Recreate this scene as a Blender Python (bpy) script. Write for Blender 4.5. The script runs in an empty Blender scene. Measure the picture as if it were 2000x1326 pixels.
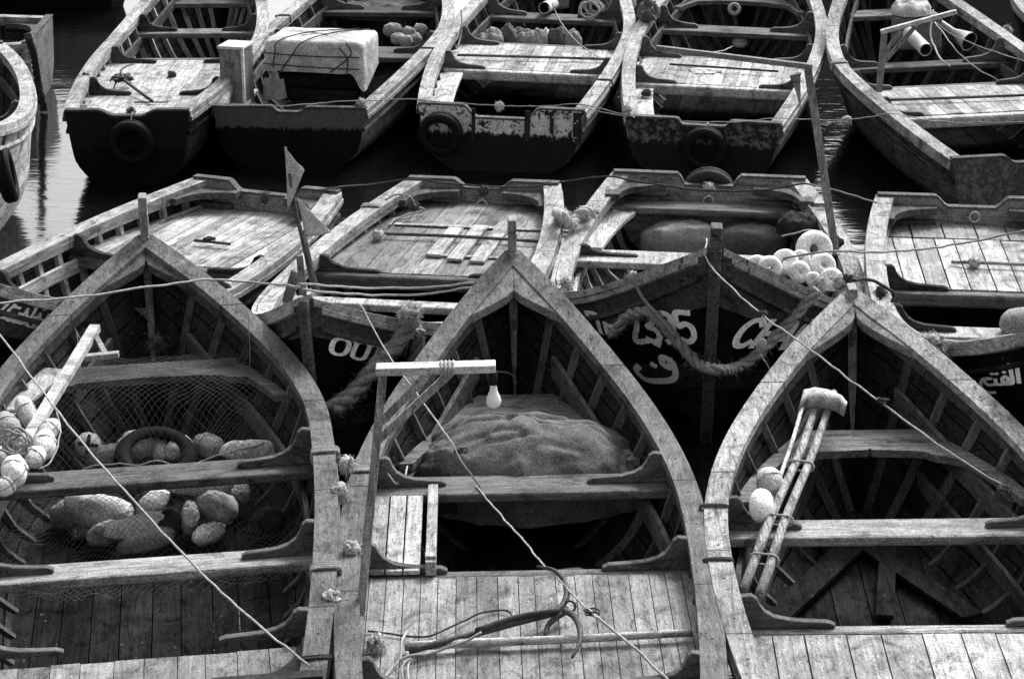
import bpy, math, random
from math import sin, cos, pi, sqrt, atan2
from mathutils import Vector, Matrix, noise

random.seed(7)
SC = bpy.context.scene
COL = SC.collection

# ------------------------------------------------------------ camera, sky, sun
F_PX, TH, HC, RO = 5000.0, 0.31965, 5.34179, -0.008
fwv = Vector((0, cos(TH), -sin(TH)))
rtv = Vector((1, 0, 0))
upv = rtv.cross(fwv)
r2 = rtv * cos(RO) + upv * sin(RO)
u2 = r2.cross(fwv)
cam = bpy.data.cameras.new('camera')
camo = bpy.data.objects.new('camera', cam)
COL.objects.link(camo)
cam.sensor_width = 36.0
cam.lens = F_PX / 2000 * 36
cam.clip_end = 600
M = Matrix((r2, u2, -fwv)).transposed().to_4x4()
M.translation = (0, 0, HC)
camo.matrix_world = M
SC.camera = camo

SUN_EL, SUN_AZ = math.radians(43), math.radians(28)
w = bpy.data.worlds.new('World')
SC.world = w
w.use_nodes = True
nt = w.node_tree
nt.nodes.clear()
sky = nt.nodes.new('ShaderNodeTexSky')
sky.sky_type = 'NISHITA'
sky.sun_disc = False
sky.sun_elevation = SUN_EL
sky.sun_rotation = SUN_AZ
sky.air_density = 1.0
sky.dust_density = 6.0
bw = nt.nodes.new('ShaderNodeRGBToBW')
bg = nt.nodes.new('ShaderNodeBackground')
bg.inputs[1].default_value = 0.15
wo = nt.nodes.new('ShaderNodeOutputWorld')
nt.links.new(sky.outputs[0], bw.inputs[0])
nt.links.new(bw.outputs[0], bg.inputs[0])
nt.links.new(bg.outputs[0], wo.inputs[0])
sl = bpy.data.lights.new('sun', 'SUN')
sl.energy = 1.5
sl.angle = math.radians(14)
sl.color = (1.0, 1.0, 1.0)
so = bpy.data.objects.new('sun', sl)
COL.objects.link(so)
so.location = (0, 0, 30)
sd = Vector((sin(SUN_AZ) * cos(SUN_EL), cos(SUN_AZ) * cos(SUN_EL), sin(SUN_EL)))
so.rotation_euler = sd.to_track_quat('Z', 'Y').to_euler()
SC.view_settings.view_transform = 'Standard'
SC.view_settings.look = 'None'
SC.view_settings.gamma = 1
SC.view_settings.exposure = 1.25


def ray(px, py):
    return fwv + r2 * ((px - 1000) / F_PX) + u2 * ((663 - py) / F_PX)


def P(px, py, z):
    """world point at height z seen at photo pixel px, py"""
    d = ray(px, py)
    t = (z - HC) / d.z
    return Vector((0, 0, HC)) + d * t


def D(px, py, Y):
    """world point in the vertical plane y = Y seen at photo pixel px, py"""
    d = ray(px, py)
    return Vector((0, 0, HC)) + d * (Y / d.y)


# ------------------------------------------------------------ materials
class G:
    def __init__(s, name):
        s.m = bpy.data.materials.new(name)
        s.m.use_nodes = True
        s.t = s.m.node_tree
        s.t.nodes.clear()
        s.out = s.n('ShaderNodeOutputMaterial')
        s.p = s.n('ShaderNodeBsdfPrincipled')
        s.t.links.new(s.p.outputs[0], s.out.inputs[0])
        s.tc = s.n('ShaderNodeTexCoord')

    def n(s, ty, **k):
        x = s.t.nodes.new(ty)
        for a, b in k.items():
            setattr(x, a, b)
        return x

    def l(s, a, b):
        s.t.links.new(a, b)

    def val(s, sock, v):
        if hasattr(v, 'links'):
            s.l(v, sock)
        else:
            sock.default_value = v

    def math(s, op, a, b=0.0, clamp=False):
        x = s.n('ShaderNodeMath', operation=op, use_clamp=clamp)
        s.val(x.inputs[0], a)
        s.val(x.inputs[1], b)
        return x.outputs[0]

    def coord(s, kind='Object', scale=(1, 1, 1)):
        mp = s.n('ShaderNodeMapping')
        s.l(s.tc.outputs[kind], mp.inputs[0])
        mp.inputs['Scale'].default_value = scale
        return mp.outputs[0]

    def noise(s, co, sc, det=4, rough=.6, dist=0):
        x = s.n('ShaderNodeTexNoise')
        s.l(co, x.inputs['Vector'])
        x.inputs['Scale'].default_value = sc
        x.inputs['Detail'].default_value = det
        x.inputs['Roughness'].default_value = rough
        x.inputs['Distortion'].default_value = dist
        return x.outputs[0]

    def rng(s, v, a, b, c, d):
        x = s.n('ShaderNodeMapRange')
        s.val(x.inputs[0], v)
        for i, q in enumerate((a, b, c, d)):
            x.inputs[i + 1].default_value = q
        return x.outputs[0]

    def finish(s, v, rough=.7, bump=None, bs=.3, bd=.01, spec=.06):
        cc = s.n('ShaderNodeCombineColor')
        for i in range(3):
            s.val(cc.inputs[i], v)
        s.l(cc.outputs[0], s.p.inputs['Base Color'])
        s.val(s.p.inputs['Roughness'], rough)
        s.p.inputs['Specular IOR Level'].default_value = spec
        if bump is not None:
            b = s.n('ShaderNodeBump')
            b.inputs['Strength'].default_value = bs
            b.inputs['Distance'].default_value = bd
            s.l(bump, b.inputs['Height'])
            s.l(b.outputs[0], s.p.inputs['Normal'])
        return s.m


def speck(g, amt=.35):
    a = g.noise(g.coord(), 110, 2, .7)
    b = g.noise(g.coord(), 230, 1, .5)
    x = g.math('ADD', g.math('MULTIPLY', a, .5), g.math('MULTIPLY', b, .5))
    return g.rng(x, .40, .60, 1 - amt, 1 + amt), x


MATS = {}


def wood(name, v, axis='Y', contrast=1.0, chips=0.0, planks=None, seams=None, rough=.75, stain=1.0, sp=.42, chipv=.55):
    if name in MATS:
        return MATS[name]
    g = G(name)
    st = {'Y': (22, 1.1, 22), 'X': (1.1, 22, 22), 'Z': (22, 22, 1.1)}[axis]
    gr = g.noise(g.coord(scale=st), 2.0, 7, .68, .6)
    gf = g.noise(g.coord(scale=tuple(q * 3.2 for q in st)), 2.4, 3, .6)
    sn = g.noise(g.coord(), 2.3, 6, .65, .5)
    s2 = g.noise(g.coord(), 9, 4, .6)
    spk, sx = speck(g, sp)
    at = g.n('ShaderNodeAttribute', attribute_name='tone')
    tone = g.rng(at.outputs['Fac'], 0, 1, .66, 1.30)
    dirt = g.noise(g.coord(scale=tuple(1 + (q > 5) * .6 for q in st)), 3.6, 8, .72, 1.2)
    pits = g.noise(g.coord(scale=tuple(q * .8 + 3 for q in st)), 3.1, 4, .8, .5)
    c = contrast
    x = g.math('MULTIPLY', g.rng(gr, .3, .7, 1 - .50 * c, 1 + .42 * c), g.rng(gf, .3, .7, 1 - .2 * c, 1 + .2 * c))
    x = g.math('MULTIPLY', x, g.rng(sn, .3, .7, 1 - .32 * stain, 1 + .28 * stain))
    x = g.math('MULTIPLY', x, g.rng(s2, .3, .7, 1 - .15 * stain, 1 + .15 * stain))
    x = g.math('MULTIPLY', x, tone)
    x = g.math('MULTIPLY', x, g.rng(dirt, .50, .64, 1.08, .42))
    x = g.math('MULTIPLY', x, g.rng(pits, .57, .63, 1.0, .35))
    x = g.math('MULTIPLY', x, spk)
    x = g.math('MULTIPLY', x, v)
    h = g.math('ADD', g.math('MULTIPLY', gr, .6), g.math('MULTIPLY', gf, .5))
    fl_ = g.noise(g.coord(), 38, 2, .5)
    fm = g.n('ShaderNodeMix')
    g.l(g.rng(fl_, .735, .755, 0, .9), fm.inputs[0])
    g.l(x, fm.inputs[2])
    fm.inputs[3].default_value = min(.7, .12 + v * 1.5)
    x = fm.outputs[0]
    if chips:
        ch = g.noise(g.coord(), 11, 5, .7)
        k = g.rng(ch, 1 - chips - .02, 1 - chips + .02, 0, 1)
        mx = g.n('ShaderNodeMix')
        g.l(k, mx.inputs[0])
        g.l(x, mx.inputs[2])
        mx.inputs[3].default_value = chipv
        x = mx.outputs[0]
    for spec_ in (planks, seams):
        if spec_:
            bw_, rh, mo, dark = spec_
            b = g.n('ShaderNodeTexBrick')
            g.l(g.tc.outputs['UV'], b.inputs['Vector'])
            b.offset = .5
            b.inputs['Scale'].default_value = 1
            b.inputs['Brick Width'].default_value = bw_
            b.inputs['Row Height'].default_value = rh
            b.inputs['Mortar Size'].default_value = mo
            b.inputs['Mortar Smooth'].default_value = .3
            b.inputs['Color1'].default_value = (.82, .82, .82, 1)
            b.inputs['Color2'].default_value = (1.15, 1.15, 1.15, 1)
            b.inputs['Mortar'].default_value = (dark, dark, dark, 1)
            x = g.math('MULTIPLY', x, b.outputs['Color'])
            h = g.math('SUBTRACT', h, g.math('MULTIPLY', b.outputs['Fac'], 1.5))
    MATS[name] = g.finish(x, rough, h, .45, .006, 0.0 if v < .07 else .06)
    return MATS[name]


def plain(name, v, rough=.6, sp=.5, stain=.6, bump=.2, sc=6, metal=0, spec=.08, bd=.006, fold=0):
    if name in MATS:
        return MATS[name]
    g = G(name)
    a = g.noise(g.coord(), sc, 5, .65, .3)
    b = g.noise(g.coord(), sc * 5, 4, .6)
    spk, sx = speck(g, sp)
    x = g.math('MULTIPLY', g.rng(a, .3, .7, 1 - .5 * stain, 1 + .5 * stain), spk)
    x = g.math('MULTIPLY', x, g.rng(b, .3, .7, 1 - .25 * stain, 1 + .25 * stain))
    x = g.math('MULTIPLY', x, v)
    g.p.inputs['Metallic'].default_value = metal
    hh = g.math('ADD', a, b)
    if fold:
        rn = g.n('ShaderNodeTexNoise', noise_type='RIDGED_MULTIFRACTAL')
        g.l(g.coord(), rn.inputs['Vector'])
        rn.inputs['Scale'].default_value = fold
        rn.inputs['Detail'].default_value = 2.5
        rn.inputs['Distortion'].default_value = .8
        hh = g.math('ADD', g.math('MULTIPLY', hh, .4), g.math('MULTIPLY', rn.outputs[0], 1.2))
        x = g.math('MULTIPLY', x, g.rng(rn.outputs[0], .2, 1.2, .75, 1.2))
        cc_ = None
    MATS[name] = g.finish(x, rough, hh, bump, bd, 0.0 if (v < .03 and 'rubber' not in name and 'iron' not in name) else spec)
    return MATS[name]


def ropemat(name, v, pitch=.035, strands=3):
    if name in MATS:
        return MATS[name]
    g = G(name)
    sp = g.n('ShaderNodeSeparateXYZ')
    g.l(g.tc.outputs['UV'], sp.inputs[0])
    ph = g.math('ADD', g.math('DIVIDE', sp.outputs[0], pitch), sp.outputs[1])
    fr = g.math('PINGPONG', g.math('MULTIPLY', ph, strands), .5)
    k = g.rng(fr, 0, .25, .45, 1.1)
    a = g.noise(g.coord(), 30, 4, .6)
    spk, sx = speck(g, .3)
    x = g.math('MULTIPLY', g.math('MULTIPLY', k, g.rng(a, .3, .7, .75, 1.25)), g.math('MULTIPLY', spk, v))
    MATS[name] = g.finish(x, .85, fr, .6, .004, .1)
    return MATS[name]


def transom_mat(name, vtop, vlow, zsplit, worn=.5):
    g = G(name)
    sp = g.n('ShaderNodeSeparateXYZ')
    g.l(g.tc.outputs['Object'], sp.inputs[0])
    n1 = g.noise(g.coord(scale=(6, 6, 2.2)), 3, 6, .7, .8)
    n2 = g.noise(g.coord(), 26, 5, .75)
    n3 = g.noise(g.coord(scale=(1, 1, 1)), 5, 5, .65)
    spk, sx = speck(g, .3)
    edge = g.math('ADD', sp.outputs[2], g.math('MULTIPLY', g.math('SUBTRACT', n1, .5), .16))
    top = g.rng(edge, zsplit - .012, zsplit + .012, 0, 1)
    chip = g.rng(g.math('ADD', g.math('MULTIPLY', n2, .6), g.math('MULTIPLY', n3, .4)), .53 - worn * .08, .57 - worn * .08, 1, 0)
    mx = g.n('ShaderNodeMix')
    g.l(chip, mx.inputs[0])
    mx.inputs[2].default_value = vlow * 1.6
    mx.inputs[3].default_value = vtop
    m2 = g.n('ShaderNodeMix')
    g.l(top, m2.inputs[0])
    lowv = g.math('MULTIPLY', g.rng(n2, .62, .68, 1, 2.2), vlow)
    g.l(lowv, m2.inputs[2])
    g.l(mx.outputs[0], m2.inputs[3])
    x = g.math('MULTIPLY', g.math('MULTIPLY', m2.outputs[0], spk), g.rng(n1, .3, .7, .8, 1.2))
    return g.finish(x, .75, g.math('ADD', n2, chip), .5, .006)


# ------------------------------------------------------------ mesh builder
class MB:
    def __init__(s):
        s.v = []
        s.f = []
        s.mi = []
        s.tn = []
        s.uv = []
        s.smooth = False

    def add(s, vs, fs, mi=0, tone=None, uvs=None):
        o = len(s.v)
        s.v += [tuple(p) for p in vs]
        tone = .5 if tone is None else tone
        for k, f in enumerate(fs):
            s.f.append(tuple(i + o for i in f))
            s.mi.append(mi)
            s.tn.append(tone)
            s.uv.append([uvs[i] for i in f] if uvs else [(0, 0)] * len(f))
        return s

    def box(s, c, d, mat=None, mi=0, tone=None):
        c = Vector(c)
        vs = [Vector((x * d[0] / 2, y * d[1] / 2, z * d[2] / 2)) for x in (-1, 1) for y in (-1, 1) for z in (-1, 1)]
        if mat:
            vs = [mat @ q for q in vs]
        vs = [q + c for q in vs]
        return s.add(vs, [(0, 1, 3, 2), (4, 6, 7, 5), (0, 4, 5, 1), (2, 3, 7, 6), (0, 2, 6, 4), (1, 5, 7, 3)], mi, tone)

    def bar(s, a, b, w_, h_, upd=(0, 0, 1), mi=0, tone=None):
        a, b = Vector(a), Vector(b)
        y = (b - a).normalized()
        x = y.cross(Vector(upd)).normalized()
        z = x.cross(y)
        mt = Matrix((x, y, z)).transposed()
        return s.box((a + b) / 2, (w_, (b - a).length, h_), mt, mi, tone)

    def prism(s, poly, ax0, ax1, plane='XY', mi=0, tone=None):
        """poly 2D points (convex or not), extruded from ax0 to ax1 along the third axis"""
        n = len(poly)

        def mk(p, a):
            if plane == 'XY':
                return (p[0], p[1], a)
            if plane == 'XZ':
                return (p[0], a, p[1])
            return (a, p[0], p[1])
        vs = [mk(p, ax0) for p in poly] + [mk(p, ax1) for p in poly]
        fs = [tuple(range(n - 1, -1, -1)), tuple(range(n, 2 * n))]
        fs += [(i, (i + 1) % n, (i + 1) % n + n, i + n) for i in range(n)]
        return s.add(vs, fs, mi, tone)

    def tube(s, pts, r, n=8, cap=True, mi=0, tone=None, closed=False):
        pts = [Vector(p) for p in pts]
        rs = r if isinstance(r, (list, tuple)) else [r] * len(pts)
        m = len(pts)
        vs, uvs, L = [], [], 0
        nrm = None
        for i, p in enumerate(pts):
            if closed:
                t = pts[(i + 1) % m] - pts[i - 1]
            else:
                t = pts[min(i + 1, m - 1)] - pts[max(i - 1, 0)]
            if t.length < 1e-9:
                t = Vector((0, 0, 1))
            t.normalize()
            if nrm is None:
                nrm = t.orthogonal().normalized()
            nrm = (nrm - t * nrm.dot(t))
            nrm = nrm.normalized() if nrm.length > 1e-6 else t.orthogonal().normalized()
            bn = t.cross(nrm)
            if i:
                L += (p - pts[i - 1]).length
            for k in range(n):
                a = 2 * pi * k / n
                vs.append(p + (nrm * cos(a) + bn * sin(a)) * rs[i])
                uvs.append((L, k / n))
        fs = []
        R = m if closed else m - 1
        for i in range(R):
            j = (i + 1) % m
            for k in range(n):
                k2 = (k + 1) % n
                fs.append((i * n + k, i * n + k2, j * n + k2, j * n + k))
        if cap and not closed:
            fs.append(tuple(range(n - 1, -1, -1)))
            fs.append(tuple((m - 1) * n + k for k in range(n)))
        return s.add(vs, fs, mi, tone, uvs)

    def grid(s, rows, mi=0, tone=None, close=False, uvs=None):
        m, n = len(rows), len(rows[0])
        vs = [p for r in rows for p in r]
        fs = []
        for i in range(m - 1):
            for k in range(n if close else n - 1):
                k2 = (k + 1) % n
                fs.append((i * n + k, i * n + k2, (i + 1) * n + k2, (i + 1) * n + k))
        return s.add(vs, fs, mi, tone, uvs)

    def lump(s, c, d, mat=None, nz=.0, seed=0, nu=14, nv=9, mi=0, tone=None, freq=3, power=1.0):
        c = Vector(c)
        rows = []
        for i in range(nv + 1):
            th = pi * i / nv
            row = []
            for k in range(nu):
                a = 2 * pi * k / nu
                sgn = lambda q: (abs(q) ** power) * (1 if q >= 0 else -1)
                p = Vector((sgn(sin(th)) * sgn(cos(a)), sgn(sin(th)) * sgn(sin(a)), sgn(cos(th))))
                if nz:
                    p *= 1 + nz * noise.noise(p * freq + Vector((seed * 7.3, seed, 0)))
                p = Vector((p.x * d[0] / 2, p.y * d[1] / 2, p.z * d[2] / 2))
                if mat:
                    p = mat @ p
                row.append(p + c)
            rows.append(row)
        return s.grid(rows, mi, tone, True)

    def build(s, name, mats, parent=None, smooth=False, bevel=0, solid=None, world=False):
        me = bpy.data.meshes.new(name)
        me.from_pydata(s.v, [], s.f)
        if not isinstance(mats, (list, tuple)):
            mats = [mats]
        for m_ in mats:
            me.materials.append(m_)
        me.polygons.foreach_set('material_index', s.mi)
        at = me.attributes.new('tone', 'FLOAT', 'FACE')
        at.data.foreach_set('value', s.tn)
        uvl = me.uv_layers.new(name='UVMap')
        flat = [c for f in s.uv for q in f for c in q]
        uvl.data.foreach_set('uv', flat)
        me.polygons.foreach_set('use_smooth', [smooth] * len(s.f))
        me.update()
        o = bpy.data.objects.new(name, me)
        COL.objects.link(o)
        if parent is not None:
            o.parent = parent
        if solid:
            md = o.modifiers.new('solid', 'SOLIDIFY')
            md.thickness = solid[0]
            md.offset = solid[1]
            md.material_offset = solid[2]
            md.use_even_offset = False
        if bevel:
            md = o.modifiers.new('bevel', 'BEVEL')
            md.width = bevel
            md.segments = 2
            md.limit_method = 'ANGLE'
            md.angle_limit = math.radians(40)
        return o


def tag(o, label=None, cat=None, group=None, kind=None):
    if label:
        o['label'] = label
    if cat:
        o['category'] = cat
    if group:
        o['group'] = group
    if kind:
        o['kind'] = kind
    return o


def empty(name, loc=(0, 0, 0), rot=(0, 0, 0)):
    o = bpy.data.objects.new(name, None)
    o.empty_display_size = .2
    COL.objects.link(o)
    o.location = loc
    o.rotation_euler = rot
    return o


def cr(pts, n=8):
    """Catmull-Rom through the points"""
    pts = [Vector(p) for p in pts]
    if len(pts) < 3:
        return [pts[0].lerp(pts[-1], i / n) for i in range(n + 1)]
    q = [pts[0] * 2 - pts[1]] + pts + [pts[-1] * 2 - pts[-2]]
    out = []
    for i in range(1, len(q) - 2):
        for k in range(n):
            t = k / n
            a, b, c, d = q[i - 1], q[i], q[i + 1], q[i + 2]
            out.append(.5 * ((2 * b) + (c - a) * t + (2 * a - 5 * b + 4 * c - d) * t * t + (3 * b - a - 3 * c + d) * t ** 3))
    out.append(pts[-1])
    return out


def recentre(o):
    """put a loose thing's origin at the middle of its base"""
    me = o.data
    xs = [v.co.x for v in me.vertices]
    ys = [v.co.y for v in me.vertices]
    zs = [v.co.z for v in me.vertices]
    c = Vector(((min(xs) + max(xs)) / 2, (min(ys) + max(ys)) / 2, min(zs)))
    me.transform(Matrix.Translation(-c))
    o.location = c
    return o


def ss(x, a, b):
    t = min(1, max(0, (x - a) / (b - a)))
    return t * t * (3 - 2 * t)


# ------------------------------------------------------------ boats
class Boat:
    """parametric wooden rowing hull. local frame: X across, Y towards the bow, Z up, origin at the stern on the waterline"""

    def __init__(s, q, d):
        (s.bx, s.by, s.psi, s.L, s.B, s.zm, s.zb, s.zs, s.roll, s.r, s.p, s.sm) = q
        s.d = d
        h = Vector((sin(s.psi), cos(s.psi), 0)) * d
        st = Vector((s.bx, s.by, 0)) - h * s.L
        rot = (0, -s.roll, -s.psi if d > 0 else pi - s.psi)
        s.mw = Matrix.Translation(st) @ (Matrix.Rotation(rot[2], 4, 'Z') @ Matrix.Rotation(rot[1], 4, 'Y'))
        s.inv = s.mw.inverted()
        s.loc, s.rot = st, rot

    def w(s, x, y, z):
        return s.mw @ Vector((x, y, z))

    def at(s, px, py, z):
        """local point on the boat's own plane at local height z seen at the photo pixel"""
        o = s.inv @ Vector((0, 0, HC))
        dd = s.inv.to_3x3() @ ray(px, py)
        t = (z - o.z) / dd.z
        return o + dd * t

    def half(s, u):
        q = min(1, max(0, u / s.L))
        if q > s.sm:
            f = 1 - ((q - s.sm) / (1 - s.sm)) ** s.p
        else:
            f = s.r + (1 - s.r) * (1 - ((s.sm - q) / s.sm) ** 2)
        return s.B / 2 * f + .03 * ss(q, .8, 1)

    def sheer(s, u):
        q = min(1, max(0, u / s.L))
        return s.zm + (s.zb - s.zm) * max(0, (q - s.sm) / (1 - s.sm)) ** 2.2 + (s.zs - s.zm) * max(0, (s.sm - q) / s.sm) ** 2

    def keel(s, u):
        q = u / s.L
        return -.2 + .06 * (1 - ss(q, 0, .3))

    def f(s, u, t):
        q = min(1, max(0, u / s.L))
        mid = .80 * (1 - (1 - min(1, t / .55)) ** 2.3) + .20 * t
        bow = .12 * sqrt(t) + .88 * t ** .95
        k = ss(q, .45, 1.0)
        return mid * (1 - k) + bow * k

    def tz(s, u, z):
        zk = s.keel(u)
        return (z - zk) / (s.sheer(u) - zk)

    def outer(s, u, z):
        return s.half(u) * s.f(u, max(0, min(1, s.tz(u, z))))

    def inner(s, u, z):
        return max(0.0, s.outer(u, z) - .03)

    def pt(s, u, t, side, off=0):
        q = u / s.L
        zk = s.keel(u)
        z = zk + (s.sheer(u) - zk) * t
        rake = .28 * (1 - t) ** 1.6 * ss(q, .75, 1)
        return Vector((side * max(0, s.half(u) * s.f(u, t) + off), u - rake, z))


def us(a, b, n, p=1.0):
    return [a + (b - a) * (i / n) ** p for i in range(n + 1)]


def sweep_side(b, side, u0, u1, vo, vi, zt, zb_, n=30, mb=None, tone=None, mi=0):
    """plank following the side: vo, vi, zt, zb_ are functions of u for outer/inner offset and top/bottom height"""
    mb = mb or MB()
    rows, uvs = [], []
    for u in us(u0, u1, n):
        a, c, t, q = vo(u), vi(u), zt(u), zb_(u)
        c = max(c, .0)
        a = max(a, c + .002)
        rows.append([Vector((side * c, u, q)), Vector((side * c, u, t)), Vector((side * a, u, t)), Vector((side * a, u, q))])
        uvs += [(u, .05), (u, .15), (u, .25), (u, .35)]
    mb.grid(rows, mi, tone, True, uvs)
    k = len(mb.v) - 4 * (n + 1)
    mb.add([mb.v[k + i] for i in range(4)], [(0, 1, 2, 3)], mi, tone)
    e = len(mb.v) - 8
    mb.add([mb.v[e + i] for i in range(4)], [(3, 2, 1, 0)], mi, tone)
    return mb


def knee_mb(b, side, u, zt, length=.40, th=.045, top=.0):
    """S-shaped standing knee on a thwart, in the X-Z plane"""
    vin = b.half(u) - .105
    H = b.sheer(u) - zt + top
    lx = max(.1, b.inner(u, zt) - vin - .01)
    K = length / .42
    pr = [(-.0, 0), (.42 * K, 0), (.425 * K, .10 * H), (.39 * K, .19 * H), (.30 * K, .22 * H), (.22 * K, .26 * H), (.155 * K, .36 * H),
          (.11 * K, .52 * H), (.085 * K, .72 * H), (.07 * K, .93 * H), (.045 * K, H * 1.03), (.0, H * 1.0), (-.035, H - .052), (-lx, .45 * H), (-lx + .03, 0)]
    poly = [(side * (vin - x), zt + z) for x, z in pr]
    if side > 0:
        poly = poly[::-1]
    mb = MB()
    mb.prism(poly, u - th / 2, u + th / 2, 'XZ')
    return mb


def make_boat(cfg):
    b = Boat(cfg['q'], cfg['d'])
    root = empty('fishing_boat', b.loc, b.rot)
    tag(root, cfg['label'], 'boat', 'wooden fishing boats moored in the harbour')
    b.root = root
    L = b.L
    mo, mi_, mg = cfg['hull'], cfg['inside'], cfg['gun']
    # hull
    mb = MB()
    NU = [0, .02, .06, .12, .18, .25, .32, .4, .48, .55, .62, .68, .74, .79, .84, .88, .91, .94, .965, .985, 1.0]
    NT = [0, .04, .1, .18, .28, .38, .5, .58, .67, .75, .83, .9, .96, 1.0]
    bands = cfg.get('bands')
    for side in (-1, 1):
        rows, uvs = [], []
        for q in NU:
            rows.append([b.pt(q * L, t, side) - Vector((0, 0, .02 * (t > .99))) for t in NT])
            uvs += [(q * L + side * .37, t * 1.05) for t in NT]
        if side > 0:
            n = len(NT)
            rr = rows
        n0 = len(mb.f)
        mb.grid(rows, 0, None, False, uvs)
        if side > 0:
            for i in range(n0, len(mb.f)):
                mb.f[i] = mb.f[i][::-1]
                mb.uv[i] = mb.uv[i][::-1]
        if bands:
            m = len(NT) - 1
            for i in range(n0, len(mb.f)):
                t = NT[(i - n0) % m] + .001
                for k, (t0, t1) in enumerate(bands):
                    if t0 <= t < t1:
                        mb.mi[i] = k + 1
    outs = [mo] + cfg.get('bandmats', [])
    hull = mb.build('hull', outs + [mi_] * len(outs), root, smooth=True, solid=(.028, -1 if True else 1, len(outs)))
    # gunwale caps with bolt heads
    gw = cfg.get('gw', .115)
    for side in (-1, 1):
        def slope(u):
            e = .02
            return (b.half(min(L, u + e)) - b.half(max(0, u - e))) / (min(L, u + e) - max(0, u - e))

        def vo(u):
            return b.half(u) + .010

        def vi(u):
            return b.half(u) + .010 - gw * sqrt(1 + slope(u) ** 2)
        mb = sweep_side(b, side, 0.0, L - .005, vo, vi, b.sheer, lambda u: b.sheer(u) - .045, 44)
        gmb = mb
        # inner clamp face under the cap
        sweep_side(b, side, .03, L - .12, lambda u: vi(u) + .03, lambda u: vi(u) + .006, lambda u: b.sheer(u) - .0455,
                   lambda u: b.sheer(u) - cfg.get('clamp', .085), 30).build('clamp_plank', cfg.get('clampmat', mg), root)
        mb = MB()
        u = .3 + random.random() * .2
        while u < L - .25:
            c = side * (vo(u) + vi(u)) / 2
            z = b.sheer(u)
            gmb.tube([(c, u, z - .003), (c, u, z + .0016)], .009, 8, mi=1)
            u += .38 + random.random() * .12
        gmb.build('gunwale', [mg, DARK], root, bevel=.006)
        # rub rails
        def out2(dz, thick):
            def f_(u):
                return b.outer(u, b.sheer(u) - dz) + thick
            return f_
        def zz(dz):
            return lambda u: b.sheer(u) - dz
        sweep_side(b, side, 0, L - .03, out2(.06, .030), out2(.06, -.01), zz(.0455), zz(.083), 36).build('rub_rail', cfg.get('rail', mg), root, bevel=.005)
        sweep_side(b, side, 0, L - .04, out2(.17, .022), out2(.17, -.012), zz(.155), zz(.185), 36).build('rub_rail', cfg.get('rail2', mo), root, bevel=.005)
        # stringer (riser) plank inside
        for (d0, d1, ua, ub) in cfg.get('stringers', [(.22, .32, .2, L - .45)]):
            sweep_side(b, side, ua, ub, lambda u: b.inner(u, b.sheer(u) - (d0 + d1) / 2) - .028, lambda u: b.inner(u, b.sheer(u) - (d0 + d1) / 2) - .056,
                       lambda u: b.sheer(u) - d0, lambda u: b.sheer(u) - d1, 26).build('stringer', cfg.get('strmat', mi_), root, bevel=.004)
    # ribs
    sp = cfg.get('ribs', .3)
    if sp:
        u = .22
        while u < L - .28:
            for side in (-1, 1):
                mb = MB()
                rows = []
                w_ = .045
                tl = [.12, .2, .3, .42, .55, .7, .85, .955]
                for t in tl:
                    a = b.pt(u, t, side, -.028)
                    c = b.pt(u, t, side, -.028 - .042)
                    rows.append([a + Vector((0, -w_ / 2, 0)), c + Vector((0, -w_ / 2, 0)), c + Vector((0, w_ / 2, 0)), a + Vector((0, w_ / 2, 0))])
                mb.grid(rows, 0, random.random(), True)
                n = len(mb.v)
                mb.add([mb.v[n - 4 + i] for i in range(4)], [(0, 1, 2, 3)])
                mb.build('rib', cfg.get('ribmat', mi_), root)
            u += sp
    # stem post
    mb = MB()
    top = cfg.get('stem_top', .12)
    prof = []
    for t in [0, .1, .2, .35, .5, .65, .8, .9, 1.0]:
        p = b.pt(L, t, 1)
        prof.append((p.y, p.z))
    prof.append((L + .0, b.zb + top * .6))
    prof.append((L + .0, b.zb + top))
    poly = [(y + .07, z) for y, z in prof] + [(y - .06, z) for y, z in reversed(prof)]
    n = len(poly)
    k = len(prof)
    for i in range(k - 1):
        q4 = [poly[i], poly[i + 1], poly[2 * k - 2 - i], poly[2 * k - 1 - i]]
        wd = cfg.get('stemw', .025)
        wa = wd if i < k - 2 else wd
        mb.prism(q4, -wa, wa, 'YZ')
    mb.build('stem_post', cfg.get('stemmat', mg), root, bevel=.008)
    # breasthook
    bh = cfg.get('bh')
    if bh:
        ln, tip, z_off = bh
        u0 = L - ln
        mb = MB()
        for side in (-1, 1):
            rows = []
            for u in us(u0 - tip, L - .05, 10):
                zt = b.sheer(u) - z_off
                v = max(.0, b.half(u) - .05)
                # concave aft edge
                if u < u0:
                    k_ = (u - (u0 - tip)) / tip
                    vi_ = v - (v - 0.0) * k_ ** 2.2 - .09 * sqrt(1 - (1 - k_) ** 2) * (1 - k_ ** 2.2)
                    vi_ = max(0, min(v - .02, vi_))
                else:
                    vi_ = 0.0
                rows.append([Vector((side * vi_, u, zt - .05)), Vector((side * vi_, u, zt)), Vector((side * v, u, zt)), Vector((side * v, u, zt - .05))])
            mb.grid(rows, 0, None, True)
            nn = len(mb.v) - 4 * 11
            mb.add([mb.v[nn + i] for i in range(4)], [(0, 1, 2, 3)])
        mb.build('breasthook', cfg.get('bhmat', mg), root, bevel=.005)
    # transom
    zs = b.zs
    hw, dep, sl_ = cfg.get('notch', (.22, .07, .09))
    hw0 = b.half(0)
    low = [(-b.half(0) * b.f(0, t), b.keel(0) + (zs - b.keel(0)) * t) for t in (1, .9, .75, .6, .45, .3, .2, .1, .04)]
    low[0] = (low[0][0], zs)
    rgt = [(-x, z) for x, z in reversed(low)]
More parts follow.
